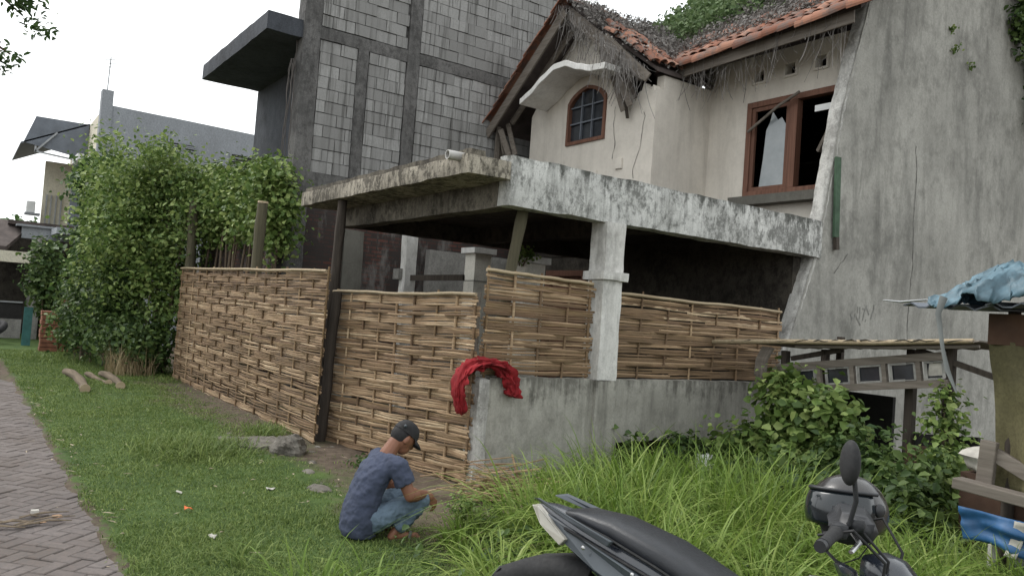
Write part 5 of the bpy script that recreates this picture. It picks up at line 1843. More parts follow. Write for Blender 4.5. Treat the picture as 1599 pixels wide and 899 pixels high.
sack("plastic_bag", "crumpled white plastic bag in the grass by the culvert", (-5.85, 6.85, .2), (.17, .13, .12), M['white'], 9, "plastic bag")

# ------------------------------------------------------------------ red garment over the wall's end
def red_cloth():
    path = [(-6.36, 3.97, .72), (-6.36, 3.92, .86), (-6.36, 3.90, 1.0), (-6.35, 3.95, 1.12), (-6.33, 4.08, 1.19), (-6.31, 4.2, 1.2), (-6.29, 4.32, 1.16), (-6.26, 4.40, 1.07), (-6.235, 4.43, .97), (-6.235, 4.42, .9)]
    P_ = []
    for i in range(len(path) - 1):
        for q in range(5):
            k = q / 5
            p0, p1, p2, p3 = (Vector(path[max(0, min(len(path) - 1, i + o_))]) for o_ in (-1, 0, 1, 2))
            P_.append(.5 * ((2 * p1) + (-p0 + p2) * k + (2 * p0 - 5 * p1 + 4 * p2 - p3) * k * k + (-p0 + 3 * p1 - 3 * p2 + p3) * k ** 3))
    P_.append(Vector(path[-1]))
    n_ = 40
    rings = []
    for i, p in enumerate(P_):
        f = i / (len(P_) - 1)
        d = (P_[min(i + 1, len(P_) - 1)] - P_[max(0, i - 1)]).normalized()
        nx = Vector((1, 0, 0))
        nx = (nx - d * nx.dot(d)).normalized()
        ny = d.cross(nx)
        wx = .05 + .05 * math.sin(math.pi * min(1, f * 1.2)) + .035 * f
        wy = .036 + .07 * max(0, f - .3) + .012 * math.sin(f * 19)
        if i in (0, len(P_) - 1):
            wx, wy = wx * .6, wy * .4
        ring = []
        for k in range(n_):
            a = 2 * math.pi * k / n_
            q = Vector((math.cos(a) * 1.1, math.sin(a) * 1.1, f * 4.5))
            crease = abs(mnoise.noise(q * 2.2)) * .9 + abs(mnoise.noise(q * 5 + Vector((3, 3, 3)))) * .6 + abs(mnoise.noise(q * 11)) * .25
            fold = .55 + crease + .14 * math.sin(a * 4 + f * 5)
            ring.append(p + nx * math.cos(a) * wx * fold + ny * math.sin(a) * wy * fold + d * .03 * mnoise.noise(Vector((math.cos(a) * 2, math.sin(a) * 2, f * 3 + 9))) * (1 if f in (0, 1) else 0))
        rings.append(ring)
    tag(MB().loft(rings).build("red_garment", M['redcloth'], smooth=True), "bunched red garment draped over the end of the low wall", "garment")
red_cloth()

# ------------------------------------------------------------------ small things on the ground
def log(label, a, b, r):
    a, b = Vector(a), Vector(b)
    t = thing("log", label, "log", a, 0, "logs lying on the lawn")
    pts, rs = [], []
    for i in range(9):
        q = i / 8
        pts.append((b - a) * q + Vector((0, .05 * math.sin(q * 5 + r * 60), .03 * math.sin(q * 7))) + Vector((0, 0, r * .8)))
        rs.append(r * (.85 + .08 * math.sin(i * 2.3 + r * 50) + .08 * math.sin(i * 5)))
    MB().tube(pts, rs, 10).build("bark", M['log'], t, smooth=True)
    e = pts[-1]
    dd = (pts[-1] - pts[-2]).normalized()
    MB().tube([e, e + dd * .008], [r * .9, r * .88], 10).build("cut_end", M['bamboodry'], t)
log("nearest crooked log on the lawn by the shrub, lying apart from the other two", (-16.6, 1.85, 0), (-13.7, 1.8, 0), .085)
log("thin middle log lying on the lawn between the other two logs", (-16.4, 2.15, 0), (-14.8, 2.22, 0), .06)
log("log with pale sawn end, closest to the shrub", (-16.3, 2.4, 0), (-14.2, 2.36, 0), .08)
def rock(name, label, c, r, seed, mat=None):
    mb = MB().ell((0, 0, 0), r, 20, 14)
    mb.v = [tuple(Vector(p) * (1 + .35 * mnoise.noise(Vector(p) * 7 + Vector((seed, 3, 1))) + .2 * mnoise.noise(Vector(p) * 19))) for p in mb.v]
    return tag(mb.build(name, mat or M['stone'], loc=c), label, "rock")
rock("rubble_lump", "large lump of broken concrete at the end of the step", (-8.3, 3.05, .07), (.19, .19, .15), 2)
tag(MB().rbox(-9.2, -8.55, 2.5, 3.2, -.06, .075, .08, .02).build("concrete_step", M['stone'], smooth=True), "grey concrete step slab half buried in the lawn", "step")
rock("loose_stone", "pale loose stone on the bare earth before the middle panel", (-7.35, 2.9, .02), (.09, .06, .05), 5, M['stone'])
rock("loose_stone", "small pale stone lying just behind another on the bare earth", (-7.75, 3.1, .015), (.06, .05, .045), 7, M['stone'])
rock("loose_stone", "flat grey stone beside the crouching man's back", (-6.7, 2.75, .02), (.16, .1, .035), 8)
def rubble():
    mb = MB()
    for _ in range(230):
        if random.random() < .7:
            x, y = random.uniform(-9.5, -5.8), random.uniform(2.5, 3.7)
        else:
            x, y = random.uniform(-15, -9.5), random.uniform(2.8, 3.4)
        r = random.uniform(.008, .035) * (1.6 if random.random() < .1 else 1)
        k = len(mb.v)
        mb.ell((x, y, r * .3), (r * random.uniform(.8, 1.6), r, r * .6), 6, 4)
        mb.v[k:] = [(p[0] + random.uniform(-.2, .2) * r, p[1] + random.uniform(-.2, .2) * r, p[2]) for p in mb.v[k:]]
    tag(mb.build("rubble", M['stone']), "scattered rubble on the bare earth along the fence", "rubble", kind="stuff")
    mb = MB()
    for _ in range(150):
        q = random.random()
        if q < .5:
            x = random.uniform(-14, -4.6)
            y = .95 + random.gauss(.05, .12)
        elif q < .8:
            x, y = random.uniform(-15, -5), random.uniform(1.0, 2.6)
        else:
            x, y = random.uniform(-9, -6), random.uniform(2.4, 3.5)
        l, w_ = random.uniform(.01, .05), random.uniform(.004, .012)
        a = random.random() * 6.28
        dx, dy = math.cos(a) * l, math.sin(a) * l
        z = ground_h(x, y) + .022
        mb.add([(x - dx, y - dy, z), (x + dy * w_ / l, y - dx * w_ / l, z + .008), (x + dx, y + dy, z + random.uniform(0, .012)), (x - dy * w_ / l, y + dx * w_ / l, z + .006)], [(0, 1, 2, 3)])
    tag(mb.build("litter", M['litter']), "dry leaf and straw litter along the road edge and lawn", "litter", kind="stuff")
rubble()
def scrap(name, label, cat, c, r, mat, seed):
    rr = random.Random(seed)
    V = [(0, 0, .02)] + [(r * rr.uniform(.6, 1.2) * math.cos(k * .785), r * rr.uniform(.6, 1.2) * math.sin(k * .785), rr.uniform(.0, .03)) for k in range(8)]
    o = MB().add(V, [(0, k + 1, (k + 1) % 8 + 1) for k in range(8)]).build(name, mat, loc=c)
    solid(o, .003)
    return tag(o, label, cat)
scrap("orange_petal", "small orange flower petal lying on the lawn", "petal", (-6.25, 1.56, .045), .035, M['orange'], 1)
scrap("paper_scrap", "white paper scrap on the lawn nearest the road", "paper", (-5.5, 1.55, .04), .03, M['paper'], 2)
scrap("paper_scrap", "white paper scrap on the lawn behind the orange petal", "paper", (-6.8, 1.62, .04), .024, M['paper'], 3)
scrap("paper_scrap", "pale scrap on the bare earth near the man's heels", "paper", (-6.75, 2.35, .03), .04, M['paper'], 4)
def chips():
    t = thing("wood_scraps", "heap of torn bark and pale wood chips on the paved road", "wood scraps", (-6.35, .62, .03))
    for k in range(9):
        x, y = random.uniform(-.12, .16), random.uniform(-.3, .1)
        a = random.uniform(-.35, .35)
        l = random.uniform(.05, .16)
        MB().tube([(x - l * a, y - l, .004), (x, y, .014 + .01 * random.random()), (x + l * a, y + l, .004)], [.008, random.uniform(.014, .026), .007], 6, sq=.35).build("bark_strip", M['log'], t)
    MB().rbox(-.035, .04, .07, .13, .005, .018, .02, .014, 14).build("wood_chip", M['chipwood'], t, smooth=True)
    MB().rbox(.1, .15, -.02, .03, .005, .02, .03, .008).build("wood_chip", M['chipwood'], t, smooth=True)
    MB().rbox(-.18, -.13, -.05, .0, .005, .03, .03, .008).build("paper_wad", M['paper'], t, smooth=True)
chips()
def bamboo_pile():
    t = thing("bamboo_offcuts", "heap of bamboo offcuts on the ground at the low wall's end", "bamboo heap", (-5.8, 4.05, 0))
    for k in range(95):
        a = random.gauss(.55, .45)
        l = random.uniform(.12, .36)
        c = Vector((random.gauss(0, .13), random.gauss(0, .16), .06 + abs(random.gauss(0, .14))))
        d = Vector((math.cos(a) * .55, math.sin(a) * .9 + .2, random.uniform(-.35, .25))).normalized() * l
        MB().beam(c - d, c + d, random.uniform(.012, .024), .007).build("offcut", M['bamboo'], t)
bamboo_pile()

# ------------------------------------------------------------------ crouching man
def remesh(o, vox, it=4, disp=0, size=.12):
    r_ = o.modifiers.new("fuse", 'REMESH')
    r_.mode = 'VOXEL'
    r_.voxel_size = vox
    r_.use_smooth_shade = True
    s_ = o.modifiers.new("soften", 'SMOOTH')
    s_.factor = .5
    s_.iterations = it
    if disp:
        tx = bpy.data.textures.new("folds", 'CLOUDS')
        tx.noise_scale = size
        tx.noise_depth = 2
        d_ = o.modifiers.new("folds", 'DISPLACE')
        d_.texture = tx
        d_.texture_coords = 'LOCAL'
        d_.strength = disp
        d_.mid_level = .5
    return o
def man():
    t = thing("person", "crouching man in slate blue t-shirt, light jeans and black cap before the bamboo panel", "person", (-5.24, 2.70, 0))
    t.scale = (1.02, 1.02, 1.02)
    # frame: +y is where he faces, +x his right (towards the viewer)
    hd = Matrix.Rotation(rad(-38), 3, 'X') @ Matrix.Rotation(rad(0), 3, 'Z')
    H0 = Vector((.0, .085, .705))
    b = MB()
    b.ell(H0, (.073, .092, .108), 20, 16, hd)
    b.ell(H0 + hd @ Vector((0, .042, -.06)), (.052, .052, .055), 14, 10, hd)       # jaw
    b.ell(H0 + hd @ Vector((0, .097, -.022)), (.013, .018, .024), 8, 6, hd)         # nose
    b.ell(H0 + hd @ Vector((0, .088, .02)), (.04, .012, .012), 8, 6, hd)            # brow
    b.ell(H0 + hd @ Vector((0, .088, -.062)), (.024, .012, .009), 8, 6, hd)         # lips
    for sx in (-1, 1):
        b.ell(H0 + hd @ Vector((sx * .075, -.004, -.018)), (.012, .02, .032), 8, 8, hd)
    b.cap((0, -.04, .585), H0 + hd @ Vector((0, -.03, -.06)), .058, .052)
    b.cap((0, -.1, .48), (0, -.18, .22), .075, .085)
    joints = {}
    for sx in (1, -1):
        S_ = Vector((sx * .165, -.03, .53))
        E_ = Vector((sx * .225, .05, .335)) if sx > 0 else Vector((-.2, .1, .33))
        W_ = Vector((.14, .215, .32)) if sx > 0 else Vector((-.06, .24, .29))
        joints[sx] = (S_, E_, W_)
        b.cap((sx * .08, -.06, .55), S_, .05, .055)
        b.cap(S_, E_, .05, .042)
        b.cap(E_, E_.lerp(W_, .35), .042, .044)
        b.cap(E_.lerp(W_, .35), W_, .043, .027)
        # hand hanging from the wrist, fingers curled over a stick
        f0 = Vector((-.1 * sx, .75, -.66)).normalized()
        side = Vector((.9, .2 * sx, 0)).normalized()
        pal = W_ + f0 * .045
        b.ell(pal, (.02, .045, .04), 12, 10, Matrix.Rotation(rad(-40), 3, 'X'))
        b.cap(W_, pal, .026, .028)
        for k in range(4):
            q = W_ + f0 * .08 + Vector((.0, .4, .5)).normalized() * (.024 - .016 * k) + side * (.004 * k)
            l1 = (.036, .042, .038, .03)[k]
            q1 = q + (f0 + Vector((0, .1, -.1))).normalized() * l1
            q2 = q1 + Vector((-.25 * sx, -.05, -.95)).normalized() * l1 * .8
            q3 = q2 + Vector((-.4 * sx, -.55, -.6)).normalized() * l1 * .55
            b.cap(q - f0 * .03, q1, .0095, .009, 8)
            b.cap(q1, q2, .009, .0085, 8)
            b.cap(q2, q3, .0085, .0075, 8)
        th = W_ + f0 * .03 + Vector((-.02 * sx, -.012, -.012))
        t1 = th + Vector((-.3 * sx, .25, -.8)).normalized() * .04
        b.cap(th, t1, .012, .0105, 8)
        b.cap(t1, t1 + Vector((-.2 * sx, .7, -.6)).normalized() * .03, .0105, .009, 8)
        # legs and feet (under the jeans)
        hp, kn, an = Vector((sx * .09, -.15, .17)), Vector((sx * .125, .2, .275)), Vector((sx * .115, .015, .075))
        b.cap(hp, kn, .06, .042)
        b.cap(kn, an, .042, .034)
        b.cap(an, an + Vector((0, -.03, -.04)), .034, .032)
        b.cap(an + Vector((0, .02, -.035)), an + Vector((sx * .012, .15, -.05)), .034, .028)
        for k in range(5):
            q = an + Vector((sx * (.038 - .016 * k), .155 - .004 * k * k * .6, -.055))
            b.cap(q, q + Vector((0, .035 - .004 * k, -.004)), .0115 if k else .0115, .0095, 8)
    remesh(b.build("body", M['skin'], t, smooth=True), .0062, 2)
    # hair under the cap
    h = MB()
    h.ell(H0 + hd @ Vector((0, -.022, .0)), (.076, .084, .085), 18, 12, hd)
    remesh(h.build("hair", M['cap'], t, smooth=True), .008, 1)
    # cap: crown, visor, strap
    c = MB()
    n_ = 22
    rings = []
    for j in range(9):
        ph = (math.pi / 2) * j / 8
        rr, zz = math.cos(ph) ** .8, math.sin(ph)
        rings.append([H0 + hd @ Vector((.084 * rr * math.cos(2 * math.pi * k / n_), -.004 + .102 * rr * math.sin(2 * math.pi * k / n_), .022 + .098 * zz)) for k in range(n_)])
    c.loft(rings)
    cap_ = c.build("cap", M['cap'], t, smooth=True)
    v = MB()
    pts = []
    for j in range(5):
        r_ = j / 4
        for k in range(11):
            a = rad(25 + 130 * k / 10)
            base = Vector((.082 * math.cos(a), .098 * math.sin(a), .024))
            ext = Vector((.012 * math.cos(a), .072 * max(0, math.sin(a)) ** 1.5, -.02 * r_ - .012 * math.cos(a) ** 2))
            pts.append(H0 + hd @ (base + ext * r_))
    v.add(pts, [(j * 11 + k, j * 11 + k + 1, (j + 1) * 11 + k + 1, (j + 1) * 11 + k) for j in range(4) for k in range(10)])
    solid(v.build("visor", M['cap'], cap_, smooth=True), .004)
    s_ = MB().ell(H0 + hd @ Vector((.058, -.072, .052)), (.022, .012, .014), 10, 6, hd @ Matrix.Rotation(rad(-40), 3, 'Z'))
    s_.build("strap_window", M['greypanel'], cap_, smooth=True)
    # t-shirt
    s = MB()
    rings = []
    for yy, zz, rx_, ry_, sl_ in [(-.215, .035, .135, .105, 0), (-.22, .08, .152, .122, 0), (-.218, .16, .156, .122, .05), (-.205, .25, .148, .112, .12), (-.178, .34, .148, .104, .22), (-.145, .42, .158, .099, .3), (-.105, .49, .168, .09, .38), (-.07, .545, .15, .072, .42), (-.05, .58, .088, .058, .42), (-.04, .595, .06, .045, .42)]:
        rings.append([(rx_ * math.copysign(abs(math.cos(a)) ** .85, math.cos(a)), yy + ry_ * math.sin(a), zz - sl_ * ry_ * math.sin(a)) for a in [2 * math.pi * q / 28 for q in range(28)]])
    s.loft(rings)
    for sx in (1, -1):
        S_, E_, W_ = joints[sx]
        m_ = S_.lerp(E_, .62)
        s.cap((sx * .09, -.06, .54), S_, .068, .072)
        s.tube([S_, S_.lerp(E_, .35), m_], [.072, .072, .07], 14)
    remesh(s.build("t_shirt", M['shirt'], t, smooth=True), .008, 4, .022, .045)
    # jeans
    j = MB()
    j.ell((0, -.16, .15), (.165, .13, .105), 20, 14)
    for sx in (1, -1):
        hp, kn, an = Vector((sx * .09, -.14, .16)), Vector((sx * .125, .2, .275)), Vector((sx * .115, .015, .085))
        j.cap(hp, hp.lerp(kn, .5), .09, .08, 16)
        j.cap(hp.lerp(kn, .5), kn, .08, .06, 16)
        j.cap(kn, kn.lerp(an, .5), .064, .062, 16)
        j.tube([kn.lerp(an, .5), an], [.062, .056], 16)
    remesh(j.build("jeans", M['jeans'], t, smooth=True), .008, 2, .03, .04)
    for sx in (1, -1):
        f = MB()
        f.loft([[(sx * .12 + .043 * w_ * math.cos(2 * math.pi * k / 12), y + .02 * math.sin(2 * math.pi * k / 12), z) for k in range(12)] for y, z, w_ in ((.08, 0.0, 1), (.08, .016, 1))])
        sole = [(-.04, -.055), (-.044, .03), (-.048, .12), (-.04, .19), (-.01, .215), (.025, .205), (.046, .15), (.04, .03), (.038, -.05), (0, -.075)]
        f = MB().loft([[(sx * .12 + px_ * sx, py_ + .02, z) for px_, py_ in sole] for z in (.0, .02)])
        sd_ = f.build("sandal", M['sandal'], t, bevel=.004)
        MB().tube([(sx * .12 - .045, .1, .02), (sx * .12 - .02, .12, .066), (sx * .12 + .02, .12, .066), (sx * .12 + .045, .1, .02)], .012, 6, sq=.5).build("strap", M['sandal'], sd_)
man()

# ------------------------------------------------------------------ motorcycle in the foreground
def oval(cx, cy, cz, w_, h, n_=20, p=2.4, flat=0):
    r_ = []
    for k in range(n_):
        a = 2 * math.pi * k / n_
        c, s_ = math.cos(a), math.sin(a)
        y = cy + w_ * math.copysign(abs(c) ** (2 / p), c)
        z = cz + h * math.copysign(abs(s_) ** (2 / p), s_)
        r_.append((cx, y, z))
    return r_
def motorcycle():
    HEAD = math.atan2(.297, .955)
    t = thing("motorcycle", "dark grey motorcycle parked in the foreground, tail to the left", "motorcycle", (-1.88, 2.29, 0), HEAD)
    t.rotation_euler = (rad(-3), 0, HEAD)
    B = lambda mb, name, mat, parent=None, **k: mb.build(name, mat, parent or t, **k)
    # wheels
    for nm, x, w_ in (("rear_wheel", -.46, .058), ("front_wheel", .82, .048)):
        mb = MB()
        rings = []
        for i in range(37):
            a = 2 * math.pi * i / 36
            rings.append([(x + (.245 + .052 * math.cos(q)) * math.cos(a), w_ * math.sin(q), .297 + (.245 + .052 * math.cos(q)) * math.sin(a)) for q in [2 * math.pi * k / 10 for k in range(10)]])
        mb.loft(rings, False)
        wh = B(mb, nm, M['rubber'], smooth=True)
        rm = MB()
        rings = []
        for i in range(37):
            a = 2 * math.pi * i / 36
            rings.append([(x + r_ * math.cos(a), yy, .297 + r_ * math.sin(a)) for r_, yy in ((.205, -.035), (.205, .035), (.185, .03), (.185, -.03))])
        rm.loft(rings, False)
        rm.tube([(x, -.06, .297), (x, .06, .297)], .045, 12)
        for k in range(6):
            a = 2 * math.pi * k / 6
            rm.beam((x + .03 * math.cos(a), 0, .297 + .03 * math.sin(a)), (x + .19 * math.cos(a + .2), 0, .297 + .19 * math.sin(a + .2)), .03, .025, up=(0, 1, 0))
        rm.build("rim", M['steel'], wh)
    # rear body shell, tail rising to a point
    st = [(-.80, .875, .018, .016), (-.74, .855, .05, .04), (-.62, .81, .085, .075), (-.45, .755, .115, .11), (-.25, .70, .135, .13), (-.05, .64, .14, .14), (.12, .55, .125, .12), (.25, .47, .11, .09)]
    B(MB().loft([oval(x, 0, z, w_, h, 24, 2.6) for x, z, w_, h in st]), "tail_shell", M['paint'], smooth=True)
    # angular side panels standing proud of the shell
    for sy in (-1, 1):
        y = lambda q: sy * q
        V = [(-.80, y(.035), .872), (-.68, y(.098), .85), (-.45, y(.142), .80), (-.2, y(.165), .73), (.02, y(.17), .655), (.02, y(.175), .60), (-.2, y(.168), .64), (-.45, y(.146), .715), (-.68, y(.1), .80)]
        V2 = [(px_, py_ - sy * .02, pz_) for px_, py_, pz_ in V]
        n_ = len(V)
        mb = MB().add(V + V2, [tuple(range(n_)) if sy < 0 else tuple(range(n_ - 1, -1, -1)), tuple(range(2 * n_ - 1, n_ - 1, -1)) if sy < 0 else tuple(range(n_, 2 * n_))] + [(k, n_ + k, n_ + (k + 1) % n_, (k + 1) % n_) for k in range(n_)])
        sp_ = B(mb, "side_panel", M['greypanel'], bevel=.006)
        # rear lens along the tail's edge
        V = [(-.85, y(.02), .872), (-.80, y(.05), .88), (-.70, y(.106), .848), (-.60, y(.13), .795), (-.63, y(.122), .765), (-.76, y(.078), .815)]
        V2 = [(px_ + .004, py_ - sy * .03, pz_) for px_, py_, pz_ in V]
        n_ = len(V)
        B(MB().add(V + V2, [tuple(range(n_)), tuple(range(2 * n_ - 1, n_ - 1, -1))] + [(k, n_ + k, n_ + (k + 1) % n_, (k + 1) % n_) for k in range(n_)]), "rear_lens", M['lens'], bevel=.004)
        # grab rail blade above
        V = [(-.80, y(.085), .915), (-.76, y(.115), .925), (-.5, y(.152), .868), (-.38, y(.155), .84), (-.40, y(.15), .815), (-.6, y(.13), .868)]
        V2 = [(px_, py_ - sy * .022, pz_ - .003) for px_, py_, pz_ in V]
        n_ = len(V)
        B(MB().add(V + V2, [tuple(range(n_)), tuple(range(2 * n_ - 1, n_ - 1, -1))] + [(k, n_ + k, n_ + (k + 1) % n_, (k + 1) % n_) for k in range(n_)]), "grab_rail", M['greypanel'], bevel=.005)
        # small white flash decals, only shapes
        ff = [[(-.20, .705), (-.165, .70), (-.185, .685), (-.14, .672), (-.2, .68)], [(-.15, .67), (-.09, .648), (-.13, .65), (-.165, .655)]]
        for q in ff:
            dm = MB()
            dm.add([(px_, sy * (.171 + .0), pz_) for px_, pz_ in q], [tuple(range(len(q)))])
            dm.build("decal", M['white'], sp_)
    B(MB().add([(-.832, -.03, .865), (-.832, .03, .865), (-.80, .04, .835), (-.80, -.04, .835), (-.77, -.04, .87), (-.77, .04, .87)], [(0, 1, 2, 3), (0, 4, 5, 1), (3, 2, 5, 4), (0, 3, 4), (1, 5, 2)]), "tail_light", M['redlens'])
    # seat
    st = [(-.66, .878, .05, .012), (-.58, .878, .09, .03), (-.42, .862, .122, .045), (-.2, .808, .135, .055), (.0, .738, .13, .055), (.14, .69, .105, .05), (.22, .665, .07, .03)]
    B(MB().loft([oval(x, 0, z, w_, h, 24, 3) for x, z, w_, h in st]), "seat", M['seatvinyl'], smooth=True)
    # rear mudguard with flap and plate
    V = []
    for x, z, w_ in ((-.5, .70, .1), (-.66, .69, .1), (-.82, .65, .1), (-.95, .585, .1), (-1.02, .49, .095), (-1.05, .39, .085)):
        V += [(x, -w_, z - .1), (x, -w_, z - .02), (x, -w_ * .7, z + .015), (x, w_ * .7, z + .015), (x, w_, z - .02), (x, w_, z - .1)]
    o = B(MB().add(V, [(i * 6 + k, i * 6 + k + 1, i * 6 + k + 7, i * 6 + k + 6) for i in range(5) for k in range(5)]), "rear_mudguard", M['rubber'], smooth=True)
    solid(o, .012)
    MB().add([(-.93, -.09, .60), (-.93, .09, .60), (-1.02, .09, .5), (-1.02, -.09, .5)], [(0, 1, 2, 3)]).build("plate", M['blackplastic'], o)
    for sy in (-1, 1):
        # panel gaps and a seat welt
        B(MB().tube([(-.62, sy * .108, .833), (-.45, sy * .132, .80), (-.25, sy * .148, .757), (.0, sy * .15, .70), (.15, sy * .13, .655)], .006, 6), "panel_gap", M['rubber'])
        B(MB().tube([(-.60, sy * .1, .872), (-.42, sy * .128, .845), (-.2, sy * .141, .788), (.0, sy * .136, .72), (.14, sy * .11, .675)], .005, 6), "seat_welt", M['rubber'])
        for x_, z_ in ((-.5, .79), (-.28, .745), (-.05, .69)):
            B(MB().ell((x_, sy * (.153 + .03 * (x_ + .5)), z_), (.009, .005, .009), 10, 6), "bolt", M['chrome'])
    # engine, exhaust, shocks, stand
    B(MB().rbox(-.25, .2, -.12, .1, .2, .46, .08, .01, 4, .03), "engine", M['blackplastic'], smooth=True)
    B(MB().tube([(.1, -.14, .28), (-.3, -.16, .3), (-.45, -.17, .36), (-.85, -.17, .46)], [.025, .03, .055, .05], 12), "exhaust", M['steel'], smooth=True)
    for sy in (-1, 1):
        B(MB().tube([(-.46, sy * .1, .3), (-.38, sy * .11, .66)], .025, 8), "shock_absorber", M['chrome'])
        B(MB().tube([(.82, sy * .075, .297), (.55, sy * .075, .85)], .022, 8), "fork", M['steel'])
    B(MB().beam((-.46, .0, .3), (.0, 0, .36), .05, .06), "swing_arm", M['blackplastic'])
    B(MB().tube([(.02, .12, .25), (.05, .26, .02)], .014, 6), "side_stand", M['steel'])
    B(MB().rbox(.15, .5, -.17, .17, .3, .36, .08, .006), "floor_board", M['blackplastic'])
    # leg shield and front cowl
    o = B(cloth_grid(14, 12, lambda u, v: (.50 - .16 * (v ** 1.3) + .10 * (2 * u - 1) ** 2 * -1, (2 * u - 1) * (.16 + .07 * math.sin(math.pi * v)), .32 + .58 * v)), "leg_shield", M['paint'], smooth=True)
    solid(o, .02)
    B(MB().loft([oval(.36, 0, .93, .05, .04, 20), oval(.42, 0, .93, .085, .06, 20), oval(.48, 0, .9, .085, .075, 20), oval(.53, 0, .85, .07, .07, 20), oval(.56, 0, .82, .03, .03, 20)]), "front_cowl", M['paint'], smooth=True)
    B(MB().ell((.53, 0, .83), (.04, .065, .055), 16, 10), "headlight", M['lens'], smooth=True)
    V = []
    for i in range(9):
        a = rad(20 + 130 * i / 8)
        V += [(.82 + .33 * math.cos(a), -.06, .297 + .33 * math.sin(a)), (.82 + .345 * math.cos(a), 0, .297 + .345 * math.sin(a)), (.82 + .33 * math.cos(a), .06, .297 + .33 * math.sin(a))]
    solid(B(MB().add(V, [(i * 3 + k, i * 3 + k + 1, i * 3 + k + 4, i * 3 + k + 3) for i in range(8) for k in range(2)]), "front_mudguard", M['paint'], smooth=True), .006)
    # right-hand dark fairing wing seen beside the grip
    o = B(MB().add([(.42, -.09, .93), (.5, -.15, .87), (.53, -.16, .76), (.44, -.15, .72), (.40, -.12, .82)], [(0, 1, 2, 3, 4)]), "fairing_wing", M['blackplastic'])
    solid(o, .02)
    o = B(MB().add([(.42, .09, .93), (.5, .15, .87), (.53, .16, .76), (.44, .15, .72), (.40, .12, .82)], [(4, 3, 2, 1, 0)]), "fairing_wing", M['blackplastic'])
    solid(o, .02)
    # cables looping from the bars to the front
    for q in (-.09, -.06, .08):
        B(MB().tube([(.36, q * 1.9, 1.03), (.47, q * 2.2, 1.07), (.55, q * 1.4, .98), (.53, q, .84)], .005, 6), "cable", M['rubber'], smooth=True)
    # handlebar assembly
    hb = B(MB().tube([(.30, -.36, .985), (.335, -.2, 1.0), (.38, -.07, .985), (.38, .07, .985), (.335, .2, 1.0), (.30, .36, .985)], .013, 8), "handlebar", M['steel'], smooth=True)
    B(MB().rbox(.31, .46, -.14, .14, .955, 1.045, .04, .006, 5, .03), "instrument_cover", M['blackplastic'], smooth=True)
    for sy in (-1, 1):
        gr = MB()
        gr.tube([(.296, sy * .375, .984), (.30, sy * .36, .986), (.318, sy * .28, .993), (.334, sy * .215, .999)], [.021, .019, .0175, .022], 12)
        gr.build("grip", M['rubber'], hb, smooth=True)
        MB().tube([(.29, sy * .395, .982), (.297, sy * .372, .984)], [.018, .02], 12).build("bar_end", M['blackplastic'], hb, smooth=True)
        MB().rbox(.31, .375, min(sy * .15, sy * .215), max(sy * .15, sy * .215), .975, 1.03, .03, .004, 5, .012).build("switch_housing", M['blackplastic'], hb, smooth=True)
        MB().tube([(.385, sy * .16, .995), (.40, sy * .24, .985), (.375, sy * .33, .97)], [.011, .009, .008], 6, sq=.6).build("lever", M['chrome'] if sy < 0 else M['blackplastic'], hb, smooth=True)
        MB().rbox(.36, .42, min(sy * .13, sy * .18), max(sy * .13, sy * .18), 1.0, 1.05, .03, .003, 5, .012).build("brake_reservoir", M['blackplastic'], hb, smooth=True)
        # mirror
        if sy > 0:
            continue
        ms = MB().tube([(.37, sy * .17, 1.02), (.385, sy * .19, 1.1), (.375, sy * .205, 1.17), (.36, sy * .20, 1.215)], .0075, 8).build("mirror_stem", M['blackplastic'], hb, smooth=True)
        R3 = Matrix.Rotation(rad(20), 3, 'Z')
        mm = MB().ell((.36, sy * .205, 1.265), (.026, .052, .07), 18, 14, R3)
        # mirror head is its own part of the machine
        if sy < 0:
            B(mm, "mirror", M['rubber'], smooth=True)
    front = ("leg_shield", "front_cowl", "headlight", "fairing_wing", "floor_board")
    steer = ("front_wheel", "fork", "front_mudguard", "handlebar", "instrument_cover", "mirror")
    for c in t.children:
        nm = c.name.split('.')[0]
        if nm in front:
            c.location.x += .1
        elif nm in steer:
            dz = .055 if nm in ("handlebar", "instrument_cover", "mirror") else 0
            piv = Vector((.46, .03, 0))
            c.matrix_basis = Matrix.Translation(piv) @ Matrix.Rotation(rad(16), 4, 'Z') @ Matrix.Translation(Vector((.1 - .075, .03, dz - (.05 if nm == 'mirror' else 0))) - piv)
    return t
BIKE = motorcycle()

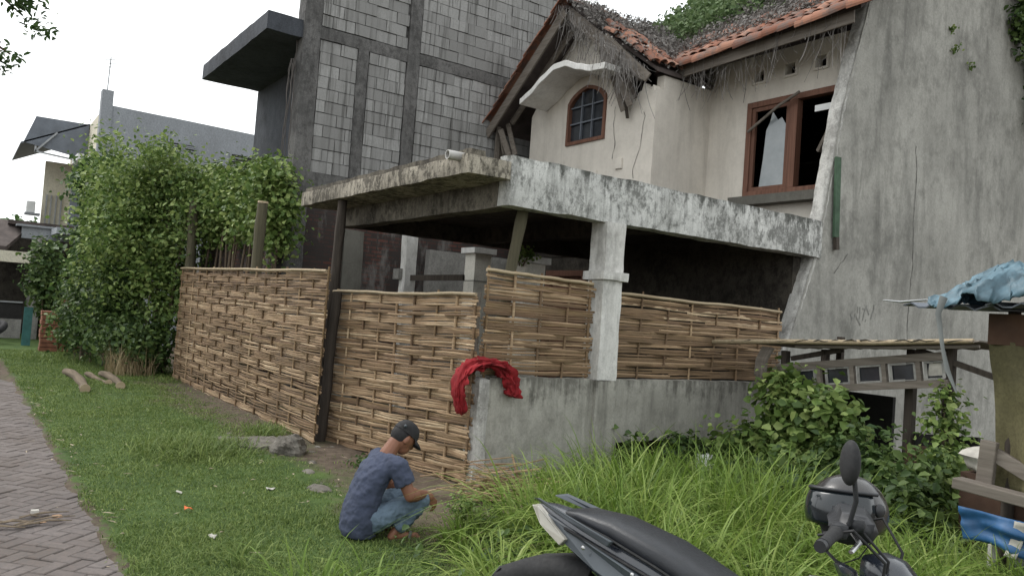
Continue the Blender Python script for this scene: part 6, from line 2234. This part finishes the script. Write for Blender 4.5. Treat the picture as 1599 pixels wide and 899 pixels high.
def helmet():
    t = thing("helmet", "glossy black open-face helmet hung on the motorcycle's handlebar", "helmet", (-1.66, 2.70, 1.04), 0)
    t.rotation_euler = (rad(6), rad(-6), math.atan2(.51, .86) - 2.25)
    n_, mv = 32, 18
    V, F = [], []
    # shell: sphere with its face side cut away; +x is the face direction
    for j in range(mv + 1):
        ph = math.pi * .66 * j / mv
        for k in range(n_):
            a = 2 * math.pi * k / n_
            r_ = .132
            x, y, z = r_ * 1.12 * math.sin(ph) * math.cos(a), r_ * .97 * math.sin(ph) * math.sin(a), r_ * math.cos(ph)
            V.append((x, y, z))
    for j in range(mv):
        for k in range(n_):
            a = 2 * math.pi * (k + .5) / n_
            ph = math.pi * .66 * (j + .5) / mv
            if math.cos(a) > .25 and ph > math.pi * .38:
                continue
            F.append((j * n_ + k, (j + 1) * n_ + k, (j + 1) * n_ + (k + 1) % n_, j * n_ + (k + 1) % n_))
    o = MB().add(V, F).build("shell", M['helmet'], t, smooth=True)
    solid(o, .022)
    o.modifiers["thick"].offset = -1
    # visor
    V, F = [], []
    for j in range(9):
        ph = math.pi * (.34 + .27 * j / 8)
        for k in range(17):
            a = rad(-80 + 160 * k / 16)
            V.append((.142 * 1.12 * math.sin(ph) * math.cos(a), .142 * .97 * math.sin(ph) * math.sin(a), .142 * math.cos(ph)))
    for j in range(8):
        for k in range(16):
            F.append((j * 17 + k, (j + 1) * 17 + k, (j + 1) * 17 + k + 1, j * 17 + k + 1))
    solid(MB().add(V, F).build("visor", M['visor'], t, smooth=True), .004)
    rim = []
    for k in range(23):
        a = rad(-88 + 176 * k / 22)
        ph = math.pi * .335
        rim.append((.146 * 1.12 * math.sin(ph) * math.cos(a), .146 * .97 * math.sin(ph) * math.sin(a), .146 * math.cos(ph)))
    MB().tube(rim, .007, 6).build("visor_rim", M['blackplastic'], t, smooth=True)
    for sy in (-1, 1):
        MB().ell((.0, sy * .132, .02), (.024, .01, .024), 14, 8).build("visor_pivot", M['blackplastic'], t, smooth=True)
        MB().tube([(-.01, sy * .118, -.06), (.02, sy * .07, -.15), (.03, sy * .01, -.18)], .008, 6, sq=.3).build("chin_strap", M['rubber'], t)
    MB().ell((-.005, 0, -.01), (.12, .104, .105), 20, 12).build("padding", M['rubber'], t, smooth=True)
helmet()
